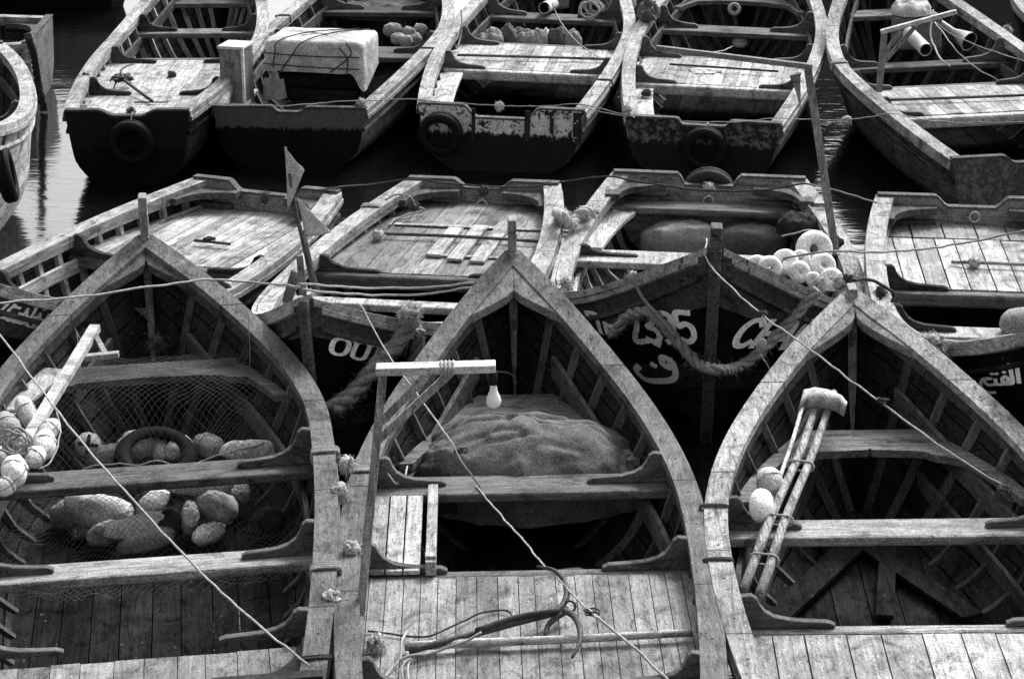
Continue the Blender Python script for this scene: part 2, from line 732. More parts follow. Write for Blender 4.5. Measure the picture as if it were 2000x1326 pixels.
    topn = [(hw + sl_, zs + .0), (hw + sl_ * .75, zs - dep * .1), (hw + sl_ * .5, zs - dep * .5), (hw + sl_ * .25, zs - dep * .9), (hw, zs - dep)]
    th_ = cfg.get('tth', .05)
    xs = [-hw0 * .999] + [-x for x, z in topn] + [x for x, z in reversed(topn)] + [hw0 * .999]

    def ztop(x):
        x = abs(x)
        if x <= hw:
            return zs - dep
        if x >= hw + sl_:
            return zs
        k_ = (x - hw) / sl_
        return zs - dep * (1 - ss(k_, 0, 1))

    def zbot(x):
        x = abs(x)
        for (x0, z0), (x1, z1) in zip(rgt, rgt[1:]):
            if x0 <= x <= x1:
                return z0 + (z1 - z0) * (x - x0) / max(1e-6, x1 - x0)
        return rgt[0][1] if x < rgt[0][0] else zs - .01
    mb = MB()
    N = 48
    rows = []
    for i in range(N + 1):
        x = -hw0 * .999 + 2 * hw0 * .999 * i / N
        zt, z0 = ztop(x) + .002, min(zbot(x), ztop(x) - .01)
        rows.append([Vector((x, -.006, z0)), Vector((x, -.006, zt)), Vector((x, th_, zt)), Vector((x, th_, z0))])
    mb.grid(rows, 0, None, True)
    for e, fl in ((0, False), (N, True)):
        mb.add(rows[e], [(3, 2, 1, 0) if fl else (0, 1, 2, 3)])
    mb.build('transom', cfg.get('tmat', mo), root)
    if cfg.get('cap', True):
        rows = []
        mb = MB()
        for i in range(N + 1):
            x = -hw0 + 2 * hw0 * i / N
            zt = ztop(x) + .0025
            rows.append([Vector((x, -.012, zt)), Vector((x, -.012, zt + .016)), Vector((x, th_ + .006, zt + .016)), Vector((x, th_ + .006, zt))])
        mb.grid(rows, 0, None, True)
        mb.add(rows[0], [(0, 1, 2, 3)])
        mb.add(rows[-1], [(3, 2, 1, 0)])
        mb.build('transom_cap', cfg.get('capmat', mg), root)
    if cfg.get('qknee', True):
        for side in (-1, 1):
            mb = MB()
            zt = zs - .05
            A = b.half(.25) - .03
            rows = []
            for k_ in range(9):
                a = k_ / 8 * pi / 2
                # from along the side (u=.42) round to across the transom (x = A-.4)
                xo = A if k_ < 4 else A - (k_ - 4) / 4 * .42
                uo = th_ + .004 if k_ > 4 else .44 - k_ / 4 * (.44 - th_ - .004)
                cx, cy = A - .42, .44
                xi = A - .10 - (1 - cos(a)) ** 1.0 * .32
                ui = .44 - sin(a) * (.44 - th_ - .09)
                rows.append([Vector((side * xo, uo, zt - .05)), Vector((side * xo, uo, zt)), Vector((side * xi, ui, zt)), Vector((side * xi, ui, zt - .05))])
            mb.grid(rows, 0, None, True)
            mb.add(rows[0], [(0, 1, 2, 3)])
            mb.add(rows[-1], [(3, 2, 1, 0)])
            mb.build('quarter_knee', cfg.get('qkmat', mg), root, bevel=.006)
    # floor boards
    fl = cfg.get('floor', (.06, L * .88, .035))
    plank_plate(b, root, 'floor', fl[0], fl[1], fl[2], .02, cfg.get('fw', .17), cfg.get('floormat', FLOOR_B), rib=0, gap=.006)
    # thwarts
    for tw in cfg.get('thwarts', []):
        u, wd, dz, mat, kn = tw
        if dz > 0:
            zt = b.sheer(u) - dz
        else:
            zt = -dz
        mb = MB()
        rows = []
        for k_ in range(9):
            x = -1 + 2 * k_ / 8
            row = []
            for (uu, z_) in ((u - wd / 2, zt - .05), (u - wd / 2, zt), (u + wd / 2, zt), (u + wd / 2, zt - .05)):
                row.append(Vector((x * (b.inner(uu, zt) - .002), uu, z_)))
            rows.append(row)
        mb.grid(rows, 0, random.random(), True)
        mb.build('thwart', mat, root, bevel=.012)
        if kn:
            for side in (-1, 1):
                knee_mb(b, side, u - cfg.get('kneeoff', .0), zt, random.uniform(.33, .4)).build('knee', cfg.get('kneemat', mi_), root, bevel=.006)
    # bow / centre panels with curved arms
    for (uf, un, arm, z, mat) in cfg.get('panels', []):
        mb = MB()
        for side in (-1, 1):
            rows = []
            for u in us(un - arm, uf, 44):
                v = b.inner(u, z) - .03
                vi_ = 0.0
                if u < un:
                    k_ = (u - (un - arm)) / arm
                    wdt = .075 + .02 * k_ + .12 * ss(k_, .72, .86) + 1.1 * max(0, (k_ - .9) / .1) ** 2
                    vi_ = max(0, v - wdt)
                rows.append([Vector((side * vi_, u, z - .04)), Vector((side * vi_, u, z)), Vector((side * v, u, z)), Vector((side * v, u, z - .04))])
            mb.grid(rows, 0, None, True)
            mb.add(rows[0], [(0, 1, 2, 3)])
            mb.add(rows[-1], [(3, 2, 1, 0)])
        mb.build('bow_shelf', mat, root)
    # decks
    for dk in cfg.get('decks', []):
        u0, u1, z, pw, mat, beam = dk[:6]
        axis = dk[6] if len(dk) > 6 else 'Y'
        plank_plate(b, root, 'deck', u0, u1, z, .025, pw, mat, gap=dk[7] if len(dk) > 7 else .004)
        if beam:
            for (ub, bm) in beam:
                mb = MB()
                rows = []
                for k_ in range(9):
                    x = -1 + 2 * k_ / 8
                    rows.append([Vector((x * (b.inner(ub, z) - .002), uu, z_)) for uu, z_ in ((ub - .045, z - .09), (ub - .045, z + .002), (ub + .045, z + .002), (ub + .045, z - .09))])
                mb.grid(rows, 0, .5, True)
                mb.build('deck_beam', bm, root, bevel=.02)
    for (u, z, ln) in cfg.get('knees', []):
        for side in (-1, 1):
            knee_mb(b, side, u, z, ln).build('knee', cfg.get('kneemat', mi_), root, bevel=.006)
    for (side, u0, u1, z, wd, mat) in cfg.get('benches', []):
        sweep_side(b, side, u0, u1, lambda u: b.inner(u, z) - .005, lambda u: b.inner(u, z) - wd, lambda u: z, lambda u: z - .03, 12).build('side_bench', mat, root, bevel=.004)
    return b


def plank_plate(b, root, name, u0, u1, z, th, pw, mat, rib=0, gap=.004):
    mb = MB()
    W = max(b.inner(u0 + (u1 - u0) * i / 8, z) for i in range(9))
    x = -W
    r = random.Random(int(u0 * 100) + int(b.L * 999))
    while x < W:
        w_ = pw * r.uniform(.85, 1.15)
        x1 = min(x + w_, W)
        if W - x1 < .02:
            x1 = W
        dz = r.uniform(-.002, .002)
        e0, e1 = r.uniform(-.006, .006), r.uniform(-.006, .006)
        tone = r.random()
        rows = []
        n = 14
        for i in range(n + 1):
            u = u0 + (u1 - u0) * i / n
            m = b.inner(u, z) - .004
            a, c = max(-m, min(m, x + gap / 2)), max(-m, min(m, x1 - gap / 2))
            if c - a < .004:
                if len(rows) > 1:
                    close_strip(mb, rows, tone)
                rows = []
                continue
            uu = u + (e0 if i == 0 else (e1 if i == n else 0))
            rows.append([Vector((a, uu, z - th)), Vector((a, uu, z + dz)), Vector((c, uu, z + dz)), Vector((c, uu, z - th))])
        if len(rows) > 1:
            close_strip(mb, rows, tone)
        x = x1
    return mb.build(name, mat, root)


def close_strip(mb, rows, tone):
    mb.grid(rows, 0, tone, True)
    mb.add(rows[0], [(0, 1, 2, 3)], 0, tone)
    mb.add(rows[-1], [(3, 2, 1, 0)], 0, tone)


# ------------------------------------------------------------ material set
DARK = plain('dark_iron', .03, .5, metal=0)
BLACKPAINT = wood('black_hull_paint', .009, 'Y', .8, planks=(1.9, .1, .003, .5), rough=.5, chips=.22, chipv=.05)
SHEER_GREY = wood('grey_sheer_strake', .085, 'Y', 1.0, planks=(2.5, .5, .004, .4), chips=.27, chipv=.4)
SHEER_DARK = wood('dark_grey_strake', .045, 'Y', 1.0, planks=(2.5, .1, .004, .4))
HULL_DARK = wood('dark_hull_planks', .02, 'Y', 1, planks=(1.9, .11, .004, .4), rough=.6)
HULL_DGREY = wood('scuffed_dark_hull', .06, 'Y', 1.2, planks=(1.9, .11, .004, .4), chips=.3, chipv=.14)
HULL_MID = wood('grey_hull_planks', .16, 'Y', 1, planks=(1.9, .11, .004, .35), chips=.3, chipv=.5)
HULL_LIGHT = wood('pale_hull_planks', .42, 'Y', 1, planks=(1.9, .11, .004, .35), chips=.25, chipv=.1)
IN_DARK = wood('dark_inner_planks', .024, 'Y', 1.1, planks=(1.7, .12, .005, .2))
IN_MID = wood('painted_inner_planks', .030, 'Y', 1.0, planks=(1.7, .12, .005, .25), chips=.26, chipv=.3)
GUN_LIGHT = wood('pale_weathered_gunwale', .33, 'Y', 1.0, seams=(1.05, 9, .006, .25), chips=.3, chipv=.12)
GUN_MID = wood('grey_painted_gunwale', .125, 'Y', .9, seams=(1.25, 9, .006, .25), chips=.28, chipv=.6)
GUN_WORN = wood('worn_gunwale', .28, 'Y', 1.2, seams=(.9, 9, .006, .2), chips=.32, chipv=.10)
DECK_LIGHT = wood('bleached_deck_boards', .28, 'Y', 1.0, stain=1.2, chips=.27, chipv=.75)
DECK_GREY = wood('grey_deck_boards', .175, 'Y', .8, stain=1.0, chips=.27, chipv=.6)
DECK_WHITE = wood('pale_deck_boards', .30, 'Y', .9, stain=1.1, chips=.28, chipv=.2)
THW = wood('weathered_thwart', .12, 'X', 1.1, chips=.28, chipv=.5)
THW_LIGHT = wood('pale_thwart', .23, 'X', 1.1, chips=.28, chipv=.65)
THW_DARK = wood('dark_thwart', .08, 'X', 1.1)
BENCH = wood('bench_board', .40, 'Y', 1.0)
KNEE = wood('knee_wood', .085, 'X', .7)
KNEE_D = wood('dark_knee_wood', .05, 'X', .7)
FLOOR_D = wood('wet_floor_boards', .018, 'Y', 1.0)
GUN_BH = wood('breasthook_wood', .16, 'Y', .9, chips=.28, chipv=.5)
CLAMP_D = wood('dark_clamp', .06, 'Y', 1.0)
STEM_W = wood('stem_wood', .22, 'Z', 1.0, chips=.3, chipv=.1)
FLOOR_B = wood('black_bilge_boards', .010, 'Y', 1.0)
RIB_M = wood('rib_wood', .075, 'Z', .8)
RIB_D = wood('dark_rib_wood', .04, 'Z', .8)
RIB_L = wood('pale_rib_wood', .30, 'Z', .8)
STR_M = wood('stringer_wood', .085, 'Y', .9)
CRATE_M = wood('crate_board', .27, 'Y', 1.1, chips=.3, chipv=.15)
POLE_M = wood('pale_pole_wood', .42, 'X', .8)
RUBBER = plain('tyre_rubber', .008, .75, bump=.3, sc=14)
RUBBER_G = plain('dusty_tyre_rubber', .03, .7, bump=.3, sc=14)
TARP = plain('pale_tarpaulin', .50, .7, stain=.7, bump=.8, sc=7, bd=.02, fold=5)
SACK = plain('sack_cloth', .12, .9, stain=.8, bump=.8, sc=5, bd=.02, fold=2.6)
SACK_L = plain('light_sack_cloth', .28, .9, stain=.6, bump=.7, sc=6, bd=.015, fold=4)
CLOTH_W = plain('white_cloth', .55, .85, stain=.45, bump=.6, sc=8, bd=.015, fold=6)
CLOTH_D = plain('dark_cloth', .03, .9, stain=.6, bump=.7, sc=8, bd=.015, fold=5)
FLOAT_M = plain('cork_float', .46, .8, stain=.6, bump=.5, sc=14)
FLOAT_D = plain('dull_float', .27, .8, stain=.7, bump=.5, sc=14)
FLOAT_W = plain('white_float', .68, .45, stain=.25, bump=.15, sc=9)
ROPE_L = ropemat('pale_rope', .34)
ROPE_M = ropemat('grey_rope', .26)
ROPE_D = ropemat('dark_rope', .045)
HAWSER = plain('hawser_fibre', .30, .95, stain=.8, bump=1.0, sc=30, sp=.4)
FIBRE = plain('frayed_fibre', .36, .95, stain=.4, bump=0.2, sc=30, sp=.4)
FIBRE_D = plain('dark_fibre', .06, .95, stain=.4, bump=0.2, sc=30, sp=.4)
NETM = plain('net_twine', .07, .9, stain=.3, bump=0, sc=20, sp=.2)
IRON = plain('rusty_iron', .05, .55, stain=.9, bump=.5, sc=18)
IRON_L = plain('galvanised_pipe', .40, .5, stain=.5, bump=.2, sc=9)
PAINTW = plain('white_letter_paint', .92, .7, stain=.5, bump=.1, sc=26)
BULB = plain('bulb_glass', .85, .12, sp=.02, stain=.05, bump=0, spec=.6)
T_PEEL = transom_mat('peeling_transom_paint', .55, .014, .33, .12)
T_BLACK = transom_mat('black_transom', .010, .005, .30, -.8)
T_GREY = transom_mat('grey_topped_transom', .075, .006, .35, -.8)
T_ROUGH = transom_mat('scabby_transom', .11, .012, .3, .9)
T_MID = transom_mat('speckled_transom', .12, .035, .2, .8)
T_IN = wood('inner_transom_boards', .20, 'X', .9, chips=.28, chipv=.45)

Q = dict(
    F1=[-2.182, 14.819, -0.12, 5.134, 1.918, 0.703, 1.123, 0.579, 0.018, 0.807, 2.187, 0.535],
    F2=[0.013, 14.168, -0.014, 5.415, 1.75, 0.647, 1.197, 0.618, 0.006, 0.818, 2.252, 0.494],
    F3=[1.907, 13.593, 0.026, 4.855, 1.847, 0.668, 1.116, 0.618, 0.013, 0.746, 2.389, 0.475],
    M1=[-3.401, 13.617, 0.372, 4.531, 1.683, 0.581, 1.396, 0.628, 0.011, 0.685, 2.161, 0.449],
    M2=[-1.126, 13.45, 0.204, 4.63, 1.685, 0.556, 1.14, 0.604, -0.007, 0.66, 2.155, 0.53],
    M3=[1.131, 14.029, 0.073, 3.789, 2.013, 0.503, 1.245, 0.678, 0.028, 0.682, 2.474, 0.524],
    M4=[2.888, 12.289, 0.065, 5.067, 1.714, 0.598, 1.378, 0.622, 0.023, 0.769, 2.15, 0.46],
    B1=[-2.854, 25.898, 0.043, 5.662, 1.443, 0.599, 1.357, 0.609, 0.006, 0.704, 2.383, 0.471],
    B2=[-1.018, 26.274, 0.144, 5.629, 1.722, 0.614, 1.332, 0.516, 0.008, 0.755, 2.303, 0.452],
    B3=[0.629, 26.148, 0.127, 5.647, 1.719, 0.607, 1.335, 0.542, -0.025, 0.803, 2.353, 0.462],
    B4=[2.456, 26.031, 0.154, 5.847, 1.754, 0.629, 1.355, 0.487, -0.025, 0.716, 2.452, 0.478],
    B5=[3.444, 24.331, -0.095, 5.659, 1.802, 0.669, 1.27, 0.573, 0.019, 0.739, 2.325, 0.453],
    L1=[-3.90, 16.19, -0.187, 5.0, 1.66, 1.0, 1.50, 0.97, -0.02, 0.726, 2.148, 0.423],
    L0=[-9.57, 23.55, -pi / 2, 5.2, 1.75, 0.62, 1.30, 0.62, 0.0, 0.74, 2.1, 0.42],
    T0=[-4.1, 27.9, pi / 2, 5.4, 1.75, 0.66, 1.20, 0.62, 0.0, 0.74, 2.1, 0.42],
    B6=[5.85, 27.3, 0.03, 5.2, 1.75, 0.62, 1.30, 0.62, 0.0, 0.74, 2.1, 0.42],
)
BOATS = {}


def mk(key, d, label, **k):
    k.update(q=Q[key], d=d, label=label)
    BOATS[key] = make_boat(k)
    return BOATS[key]


BN = [(.38, .5), (.5, .75), (.75, 1.01)]
# ---- front row, bows away from the camera
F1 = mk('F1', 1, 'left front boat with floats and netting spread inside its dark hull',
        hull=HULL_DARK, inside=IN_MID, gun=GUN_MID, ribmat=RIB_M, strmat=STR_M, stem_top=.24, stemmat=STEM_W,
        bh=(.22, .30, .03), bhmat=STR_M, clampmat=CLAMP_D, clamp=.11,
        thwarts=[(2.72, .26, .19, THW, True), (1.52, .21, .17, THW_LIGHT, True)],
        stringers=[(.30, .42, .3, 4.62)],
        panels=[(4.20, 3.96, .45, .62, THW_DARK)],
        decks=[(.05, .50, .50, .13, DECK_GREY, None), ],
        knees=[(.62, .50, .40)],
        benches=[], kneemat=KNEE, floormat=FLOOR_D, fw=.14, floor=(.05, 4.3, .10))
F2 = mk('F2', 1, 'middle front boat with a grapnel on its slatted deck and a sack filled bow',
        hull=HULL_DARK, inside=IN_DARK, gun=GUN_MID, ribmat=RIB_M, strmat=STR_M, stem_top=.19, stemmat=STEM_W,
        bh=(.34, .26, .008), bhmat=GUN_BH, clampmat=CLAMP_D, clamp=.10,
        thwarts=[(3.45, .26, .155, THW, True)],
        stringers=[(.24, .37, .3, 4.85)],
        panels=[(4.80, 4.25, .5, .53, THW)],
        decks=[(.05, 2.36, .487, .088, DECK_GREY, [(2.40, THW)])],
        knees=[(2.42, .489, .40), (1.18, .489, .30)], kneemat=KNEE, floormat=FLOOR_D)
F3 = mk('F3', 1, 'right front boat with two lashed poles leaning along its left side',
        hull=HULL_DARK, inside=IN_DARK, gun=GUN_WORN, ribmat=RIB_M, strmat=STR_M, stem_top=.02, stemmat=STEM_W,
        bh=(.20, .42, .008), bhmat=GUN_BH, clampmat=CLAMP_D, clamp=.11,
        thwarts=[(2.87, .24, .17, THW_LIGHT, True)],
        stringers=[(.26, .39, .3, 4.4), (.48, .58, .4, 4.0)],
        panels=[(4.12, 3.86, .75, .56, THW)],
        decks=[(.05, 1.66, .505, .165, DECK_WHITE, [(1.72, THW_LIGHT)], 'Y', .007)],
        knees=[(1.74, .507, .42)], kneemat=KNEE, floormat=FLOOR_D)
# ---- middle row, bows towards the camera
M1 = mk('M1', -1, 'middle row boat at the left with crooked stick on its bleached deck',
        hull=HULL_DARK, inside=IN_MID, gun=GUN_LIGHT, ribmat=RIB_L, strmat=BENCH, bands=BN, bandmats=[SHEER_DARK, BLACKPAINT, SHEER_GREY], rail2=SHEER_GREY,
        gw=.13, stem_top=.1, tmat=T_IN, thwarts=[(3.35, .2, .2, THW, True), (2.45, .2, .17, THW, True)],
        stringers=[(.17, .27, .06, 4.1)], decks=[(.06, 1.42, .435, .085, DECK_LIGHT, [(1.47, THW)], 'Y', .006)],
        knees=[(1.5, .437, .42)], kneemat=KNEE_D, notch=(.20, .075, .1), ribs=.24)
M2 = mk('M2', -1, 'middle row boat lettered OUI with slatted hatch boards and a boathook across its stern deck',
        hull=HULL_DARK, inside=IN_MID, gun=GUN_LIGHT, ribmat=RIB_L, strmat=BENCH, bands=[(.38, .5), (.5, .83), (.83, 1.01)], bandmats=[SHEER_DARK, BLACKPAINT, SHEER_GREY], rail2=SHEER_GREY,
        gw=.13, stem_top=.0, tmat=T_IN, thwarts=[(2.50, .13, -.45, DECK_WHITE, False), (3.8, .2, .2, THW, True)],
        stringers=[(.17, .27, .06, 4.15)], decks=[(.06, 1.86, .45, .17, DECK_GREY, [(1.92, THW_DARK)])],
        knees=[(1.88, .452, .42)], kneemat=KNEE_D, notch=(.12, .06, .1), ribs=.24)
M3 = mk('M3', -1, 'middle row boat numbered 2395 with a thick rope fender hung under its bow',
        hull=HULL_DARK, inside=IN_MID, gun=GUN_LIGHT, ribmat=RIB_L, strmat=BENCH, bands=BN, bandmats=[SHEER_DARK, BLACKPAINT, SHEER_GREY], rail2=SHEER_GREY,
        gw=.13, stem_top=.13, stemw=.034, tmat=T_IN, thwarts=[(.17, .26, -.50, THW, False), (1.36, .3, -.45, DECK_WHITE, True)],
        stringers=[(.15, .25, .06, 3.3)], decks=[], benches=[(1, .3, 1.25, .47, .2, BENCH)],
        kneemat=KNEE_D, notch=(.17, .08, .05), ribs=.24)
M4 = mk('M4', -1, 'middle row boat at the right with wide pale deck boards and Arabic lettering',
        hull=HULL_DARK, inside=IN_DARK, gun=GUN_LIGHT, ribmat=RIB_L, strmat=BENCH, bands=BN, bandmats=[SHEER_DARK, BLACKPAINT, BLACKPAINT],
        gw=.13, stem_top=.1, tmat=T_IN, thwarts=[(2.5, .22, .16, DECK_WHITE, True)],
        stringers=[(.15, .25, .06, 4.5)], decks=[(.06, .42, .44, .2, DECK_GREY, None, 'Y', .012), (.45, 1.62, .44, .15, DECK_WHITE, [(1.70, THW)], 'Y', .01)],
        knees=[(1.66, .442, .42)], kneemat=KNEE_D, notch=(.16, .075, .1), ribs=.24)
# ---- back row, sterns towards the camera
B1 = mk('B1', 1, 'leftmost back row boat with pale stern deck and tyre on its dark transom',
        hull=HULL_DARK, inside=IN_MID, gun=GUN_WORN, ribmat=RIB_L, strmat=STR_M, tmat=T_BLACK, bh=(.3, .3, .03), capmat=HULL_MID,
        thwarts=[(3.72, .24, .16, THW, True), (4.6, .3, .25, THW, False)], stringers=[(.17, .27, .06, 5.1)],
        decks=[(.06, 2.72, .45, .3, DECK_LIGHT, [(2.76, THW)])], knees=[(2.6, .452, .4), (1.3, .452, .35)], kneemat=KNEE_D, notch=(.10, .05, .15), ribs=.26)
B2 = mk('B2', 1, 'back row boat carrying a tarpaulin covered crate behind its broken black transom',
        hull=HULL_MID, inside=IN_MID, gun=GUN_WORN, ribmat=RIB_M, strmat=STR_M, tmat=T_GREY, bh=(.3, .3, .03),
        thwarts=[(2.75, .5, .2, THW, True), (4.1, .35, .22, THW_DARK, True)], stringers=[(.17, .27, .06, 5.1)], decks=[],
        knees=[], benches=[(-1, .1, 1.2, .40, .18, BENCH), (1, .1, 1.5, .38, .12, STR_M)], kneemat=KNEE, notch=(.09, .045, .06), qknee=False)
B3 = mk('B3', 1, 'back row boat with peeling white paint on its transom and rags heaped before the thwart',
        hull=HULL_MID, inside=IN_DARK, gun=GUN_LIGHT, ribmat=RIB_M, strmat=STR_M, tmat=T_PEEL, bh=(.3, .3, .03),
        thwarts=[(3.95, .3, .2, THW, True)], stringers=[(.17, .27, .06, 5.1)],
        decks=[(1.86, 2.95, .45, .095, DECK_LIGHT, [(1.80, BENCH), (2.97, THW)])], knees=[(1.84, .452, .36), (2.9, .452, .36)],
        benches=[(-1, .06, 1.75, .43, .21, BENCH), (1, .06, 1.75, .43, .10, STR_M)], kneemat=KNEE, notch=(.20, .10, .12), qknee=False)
B4 = mk('B4', 1, 'back row boat with scabby dark transom, tyre and whitewashed mid deck',
        hull=HULL_MID, inside=IN_DARK, gun=GUN_LIGHT, ribmat=RIB_M, strmat=STR_M, tmat=T_ROUGH, bh=(.3, .3, .03),
        thwarts=[(3.75, .32, .2, THW, True)], stringers=[(.17, .27, .06, 5.1)],
        decks=[(1.50, 2.58, .45, .105, DECK_WHITE, [(1.44, BENCH), (2.60, THW)])], knees=[(1.48, .452, .36), (2.55, .452, .36)],
        panels=[(4.85, 4.6, .45, .6, THW)],
        benches=[(-1, .06, 1.4, .42, .20, BENCH), (1, .06, 1.4, .42, .12, STR_M)], kneemat=KNEE, notch=(.17, .05, .05), qknee=False)
B5 = mk('B5', 1, 'right back row boat with exhaust pipes, covered engine and lamp bracket',
        hull=HULL_DGREY, inside=IN_DARK, gun=GUN_WORN, ribmat=RIB_M, strmat=STR_M, tmat=T_MID, bh=(.3, .3, .03),
        thwarts=[(3.55, .22, .2, THW, True), (4.85, .3, .25, THW, False)], stringers=[(.2, .3, .06, 5.1)],
        decks=[(1.78, 2.78, .49, .12, DECK_LIGHT, [(1.70, BENCH), (2.8, THW)])], knees=[(1.76, .492, .34), (2.75, .492, .34)], kneemat=KNEE, notch=(.17, .06, .1), qknee=False)
# ---- at the edges
L1 = mk('L1', -1, 'boat at the left edge with scuffed gunwale and tyre on its pale side',
        hull=HULL_LIGHT, inside=IN_DARK, gun=GUN_LIGHT, ribmat=RIB_M, strmat=STR_M, thwarts=[(2.4, .2, .17, THW, True), (3.6, .2, .17, THW, True)], kneemat=KNEE)
L0 = mk('L0', 1, 'boat in the upper left lying sideways, its plain pale transom turned to the right',
        hull=HULL_LIGHT, inside=IN_MID, gun=GUN_LIGHT, tmat=HULL_LIGHT, ribmat=RIB_M, strmat=STR_M, thwarts=[(1.5, .2, .17, THW, True)], kneemat=KNEE, notch=(.1, .0, .1))
T0 = mk('T0', 1, 'dark bellied boat seen side on in the top left corner of the harbour',
        hull=HULL_MID, inside=IN_DARK, gun=GUN_MID, ribs=0, rail=HULL_DARK, rail2=HULL_MID, bands=[(0, .36)], bandmats=[BLACKPAINT], qknee=False)
B6 = mk('B6', 1, 'boat in the top right corner, mostly cut off by the picture edge',
        hull=HULL_DARK, inside=IN_DARK, gun=GUN_WORN, ribmat=RIB_M, strmat=STR_M, thwarts=[(1.7, .2, .17, THW, True), (3.2, .2, .17, THW, True)], kneemat=KNEE)

# ------------------------------------------------------------ helpers for loose things
def proj(p):
    d = Vector(p) - Vector((0, 0, HC))
    z = d.dot(fwv)
    return 1000 + F_PX * d.dot(r2) / z, 663 - F_PX * d.dot(u2) / z


def hullpix(b, side, px, py, off=.01, lo=.45):
    best = None
    for i in range(90):
        u = b.L * (lo + (1 - lo) * i / 89)
        for k in range(60):
            t = .08 + .92 * k / 59
            p = b.pt(u, t, side, off)
            x, y = proj(b.mw @ p)
            e = (x - px) ** 2 + (y - py) ** 2
            if best is None or e < best[0]:
                best = (e, p, u)
    return best[1]


def rope(pts, r, mat, label, cat='rope', n=8, sides=8, wob=0.0, name='rope', group=None):
    q = cr(pts, n)
    wob = max(wob, .008)
    if wob:
        q = [p + Vector((noise.noise(p * 9), noise.noise(p * 9 + Vector((5, 0, 0))), noise.noise(p * 9 + Vector((0, 9, 0))))) * wob for p in q]
    mb = MB()
    mb.tube(q, r * .82, sides)
    return tag(recentre(mb.build(name, mat, smooth=True)), label, cat, group)


def tuft(c, label, n=70, ln=.09, mat=None, r=.002, seed=1, down=.3, spread=1.0, core=.03, name='rope_tuft'):
    rd = random.Random(seed)
    n = int(n * 2.2)
    r *= .55
    core *= 1.15
    ln *= .72
    mb = MB()
    c = Vector(c)
    for q_ in range(5):
        pts = []
        a0_, ax_ = rd.uniform(0, 6.3), Vector((rd.gauss(0, 1), rd.gauss(0, 1), rd.gauss(0, 1))).normalized()
        e1_ = ax_.orthogonal().normalized()
        e2_ = ax_.cross(e1_)
        for k_ in range(9):
            an = a0_ + k_ * .75
            pts.append(c + (e1_ * cos(an) + e2_ * sin(an)) * core * rd.uniform(.5, 1.1) + ax_ * core * rd.uniform(-.3, .3))
        mb.tube(cr(pts, 4), core * .3, 6, tone=rd.random())
    for i in range(n):
        d = Vector((rd.gauss(0, 1), rd.gauss(0, 1), rd.gauss(0, 1) - down)).normalized()
        p = c + d * core * .6
        pts = [p]
        for k in range(5):
            d = (d + Vector((rd.gauss(0, 1), rd.gauss(0, 1), rd.gauss(0, 1) - .5)) * .62 * spread).normalized()
            p = p + d * ln / 5 * rd.uniform(.6, 1.2)
            pts.append(p)
        mb.tube(pts, [r, r, r, r * .9, r * .8, r * .4], 3, tone=rd.random())
    return tag(recentre(mb.build(name, mat or FIBRE)), label, 'frayed rope')


def coil(c, R, turns, r, mat, label, tilt=None, seed=0, z=.007, name='rope_coil', cat='rope coil', mess=.2):
    rd = random.Random(seed)
    pts = []
    for i in range(turns * 9):
        a = i / 9 * 2 * pi
        rr = R * (1 + rd.uniform(-mess, mess))
        p = Vector((rr * cos(a), rr * sin(a), z * i / 9 + rd.uniform(0, mess) * R * .25))
        if tilt:
            p = tilt @ p
        pts.append(Vector(c) + p)
    mb = MB()
    mb.tube(cr(pts, 4), r, 6)
    return tag(recentre(mb.build(name, mat, smooth=True)), label, cat)


def wrap(b, u, side, label, turns=4, r=.008, mat=None, seed=0):
    """rope lashing round the gunwale"""
    rd = random.Random(seed)
    vo = b.half(u) + .03
    vi = vo - .135
    z = b.sheer(u)
    pts = []
    for i in range(turns):
        for (x, zz_) in ((vi, z - .02), (vi + .01, z + r * .8), (vo - .012, z + r * .8), (vo - .002, z - .02), (vo - .002, z - .06), ((vi + vo) / 2, z - .075), (vi, z - .06)):
            pts.append(b.w(side * (x + rd.uniform(-.003, .003)), u + i * r * 2.1 + rd.uniform(-.006, .006), zz_ + rd.uniform(0, .004)))
    mb = MB()
    mb.tube(cr(pts, 4), r, 6)
    return tag(recentre(mb.build('rope_lashing', mat or ROPE_M, smooth=True)), label, 'rope lashing')


def strand3(pts, R, mat, label, tw=.22, fuzz=0, seed=3):
    """thick three strand hawser"""
    q = cr(pts, 14)
    mb = MB()
    L = 0
    fr = []
    nrm = None
    for i, p in enumerate(q):
        t = (q[min(i + 1, len(q) - 1)] - q[max(0, i - 1)]).normalized()
        if nrm is None:
            nrm = t.orthogonal().normalized()
        nrm = (nrm - t * nrm.dot(t)).normalized()
        if i:
            L += (p - q[i - 1]).length
        fr.append((p, nrm.copy(), t.cross(nrm), L))
    for s_ in range(3):
        pts2 = []
        for (p, a, c, l_) in fr:
            an = 2 * pi * (l_ / tw + s_ / 3)
            k = 1 + .12 * noise.noise(p * 12 + Vector((s_ * 5, 0, 0)))
            pts2.append(p + (a * cos(an) + c * sin(an)) * R * .5 * k)
        mb.tube(pts2, R * .56, 9, tone=.3 + .2 * s_)
    rd = random.Random(seed)
    for i in range(fuzz):
        p, a, c, l_ = rd.choice(fr)
        an = rd.uniform(0, 2 * pi)
        d = a * cos(an) + c * sin(an)
        p0 = p + d * R * .9
        p1 = p0 + d * .015 + Vector((rd.gauss(0, 1), rd.gauss(0, 1), rd.gauss(0, 1))) * .012
        mb.tube([p0, p1, p1 + Vector((rd.gauss(0, 1), 0, -1)) * .012], .0012, 3, tone=.9)
    return tag(recentre(mb.build('hawser', mat, smooth=True)), label, 'hawser')


